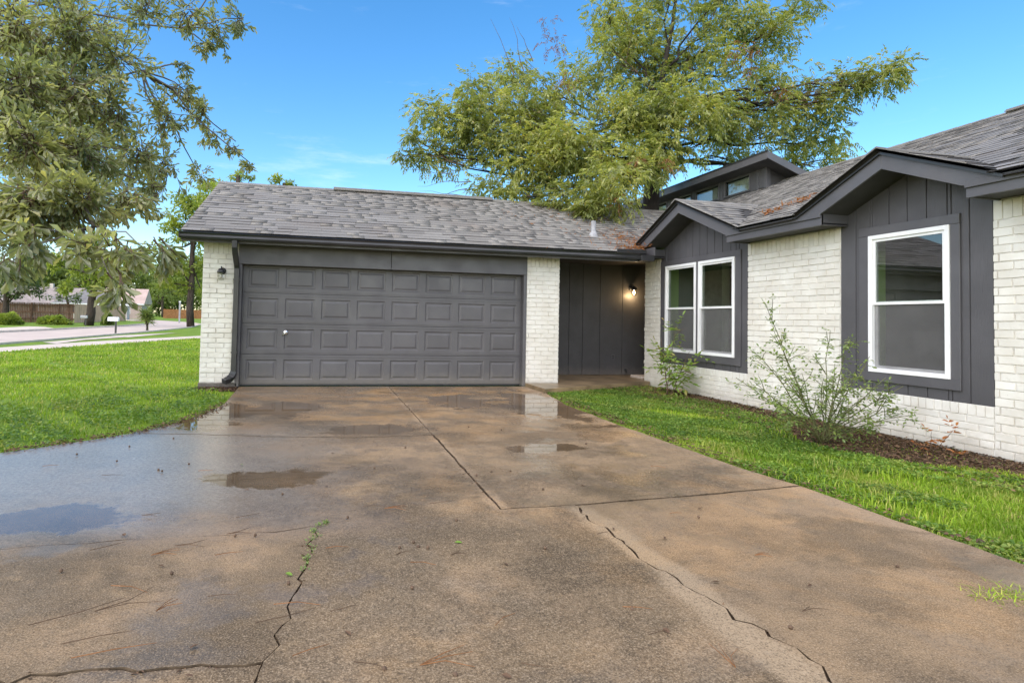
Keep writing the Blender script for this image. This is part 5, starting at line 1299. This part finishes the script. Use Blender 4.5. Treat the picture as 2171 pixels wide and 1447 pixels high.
for (x, y) in ((130, 1215), (248, 980), (275, 948), (345, 1000), (368, 930), (402, 986), (333, 996), (540, 1138), (498, 1140), (614, 1240), (972, 1435), (880, 1152), (965, 1105), (795, 995), (860, 950), (1065, 912), (995, 905), (875, 1250), (365, 1220), (822, 1420), (1243, 942), (1340, 1290), (1670, 1330), (1155, 1165), (905, 1165), (890, 1160), (845, 1165), (1010, 1010), (1085, 1000), (1150, 1040), (1480, 1100), (1900, 1200), (600, 1050), (740, 1100), (165, 965)):
    p = gnd(x, y); o = bpy.data.objects.new('acorn', am); o.location = (p[0], p[1], .002); o.rotation_euler = (1.4 * random.random(), 0, random.random() * 6); COL.objects.link(o)
    tag(o, 'small dark acorn lying on the wet driveway', 'acorn', 'acorns on the driveway')
def fl(tpl, nm, mat, L, W):
    V, Fq = leaves(np.zeros((1, 3)), np.array([[1., 0, .12]]), np.array([[0, .3, 1.]]), [L], [W], tpl)
    me = MB().add(V, [tuple(f) for f in Fq]).mesh(nm); me.materials.append(mat); return me
fm = [fl(LEAF_OVAL, 'fallen_leaf', M['chip'], .036, .019), fl(LEAF_LANCE, 'fallen_leaf', M['chip'], .045, .014), fl(LEAF_OVAL, 'fallen_leaf', M['weed'], .042, .018)]
lf_px = [(400, 1378, 0), (390, 1434, 0), (335, 1200, 1), (620, 1222, 2), (980, 1152, 2), (745, 1350, 1), (1070, 1195, 0), (660, 1020, 1), (530, 1040, 1), (690, 1030, 0), (510, 985, 2), (1410, 1145, 1), (1300, 1120, 1), (1510, 1235, 0), (1420, 1345, 0), (1720, 1240, 1), (1085, 1440, 0), (960, 1015, 1), (945, 990, 0), (1045, 1000, 1), (265, 1138, 0), (700, 962, 1), (640, 945, 1), (1230, 1030, 1), (1480, 1080, 1)]
for (x, y, k) in lf_px:
    p = gnd(x, y); o = bpy.data.objects.new('fallen_leaf', fm[k]); o.location = (p[0], p[1], .007); o.rotation_euler = (0, 0, random.random() * 6.28); COL.objects.link(o)
    tag(o, ('curled brown leaf lying on the wet driveway', 'narrow dull leaf lying on the wet driveway', 'fresh green leaf lying on the wet driveway')[k], 'leaf', ('brown leaves on the driveway', 'dull leaves on the driveway', 'green leaves on the driveway')[k])
# weeds and debris in the joints and cracks
cr = np.array(C1a + J1b + J1a[::2] + C2[::3] + C3[:40:2]); k = RNG.integers(0, len(cr), 900)
chips(cr[k] + RNG.normal(size=(900, 2)) * .012, RNG.uniform(-.016, -.004), .03, .008, M['chip'], 'crack_litter')
ck = np.array([p for p in C1a if -7.25 < p[1] < -6.55]); k = (RNG.random(230) ** 1.6 * len(ck)).astype(int)
Q = ck[k] + RNG.normal(size=(230, 2)) * .011
n = len(Q); a_ = RNG.random(n) * 6.283
V, Fq = leaves(np.concatenate([Q, RNG.uniform(-.01, .02, (n, 1))], 1), np.stack([np.cos(a_), np.sin(a_), RNG.uniform(0, .8, n)], 1), np.array([0, 0, 1.]) + RNG.normal(size=(n, 3)) * .4, RNG.uniform(.008, .020, n), RNG.uniform(.005, .011, n), LEAF_OVAL)
tag(np_mesh('crack_weeds', V, Fq, M['rose']), kind='stuff')
Q = np.concatenate([RNG.normal(gnd(2155, 1262)[:2], (.10, .05), (260, 2)), RNG.normal(gnd(2110, 1262)[:2], (.06, .03), (120, 2))])
V, Ft = blades(Q, .05, .005, 1.0); tag(np_mesh('weed_tuft', V, Ft, M['grass']), kind='stuff')
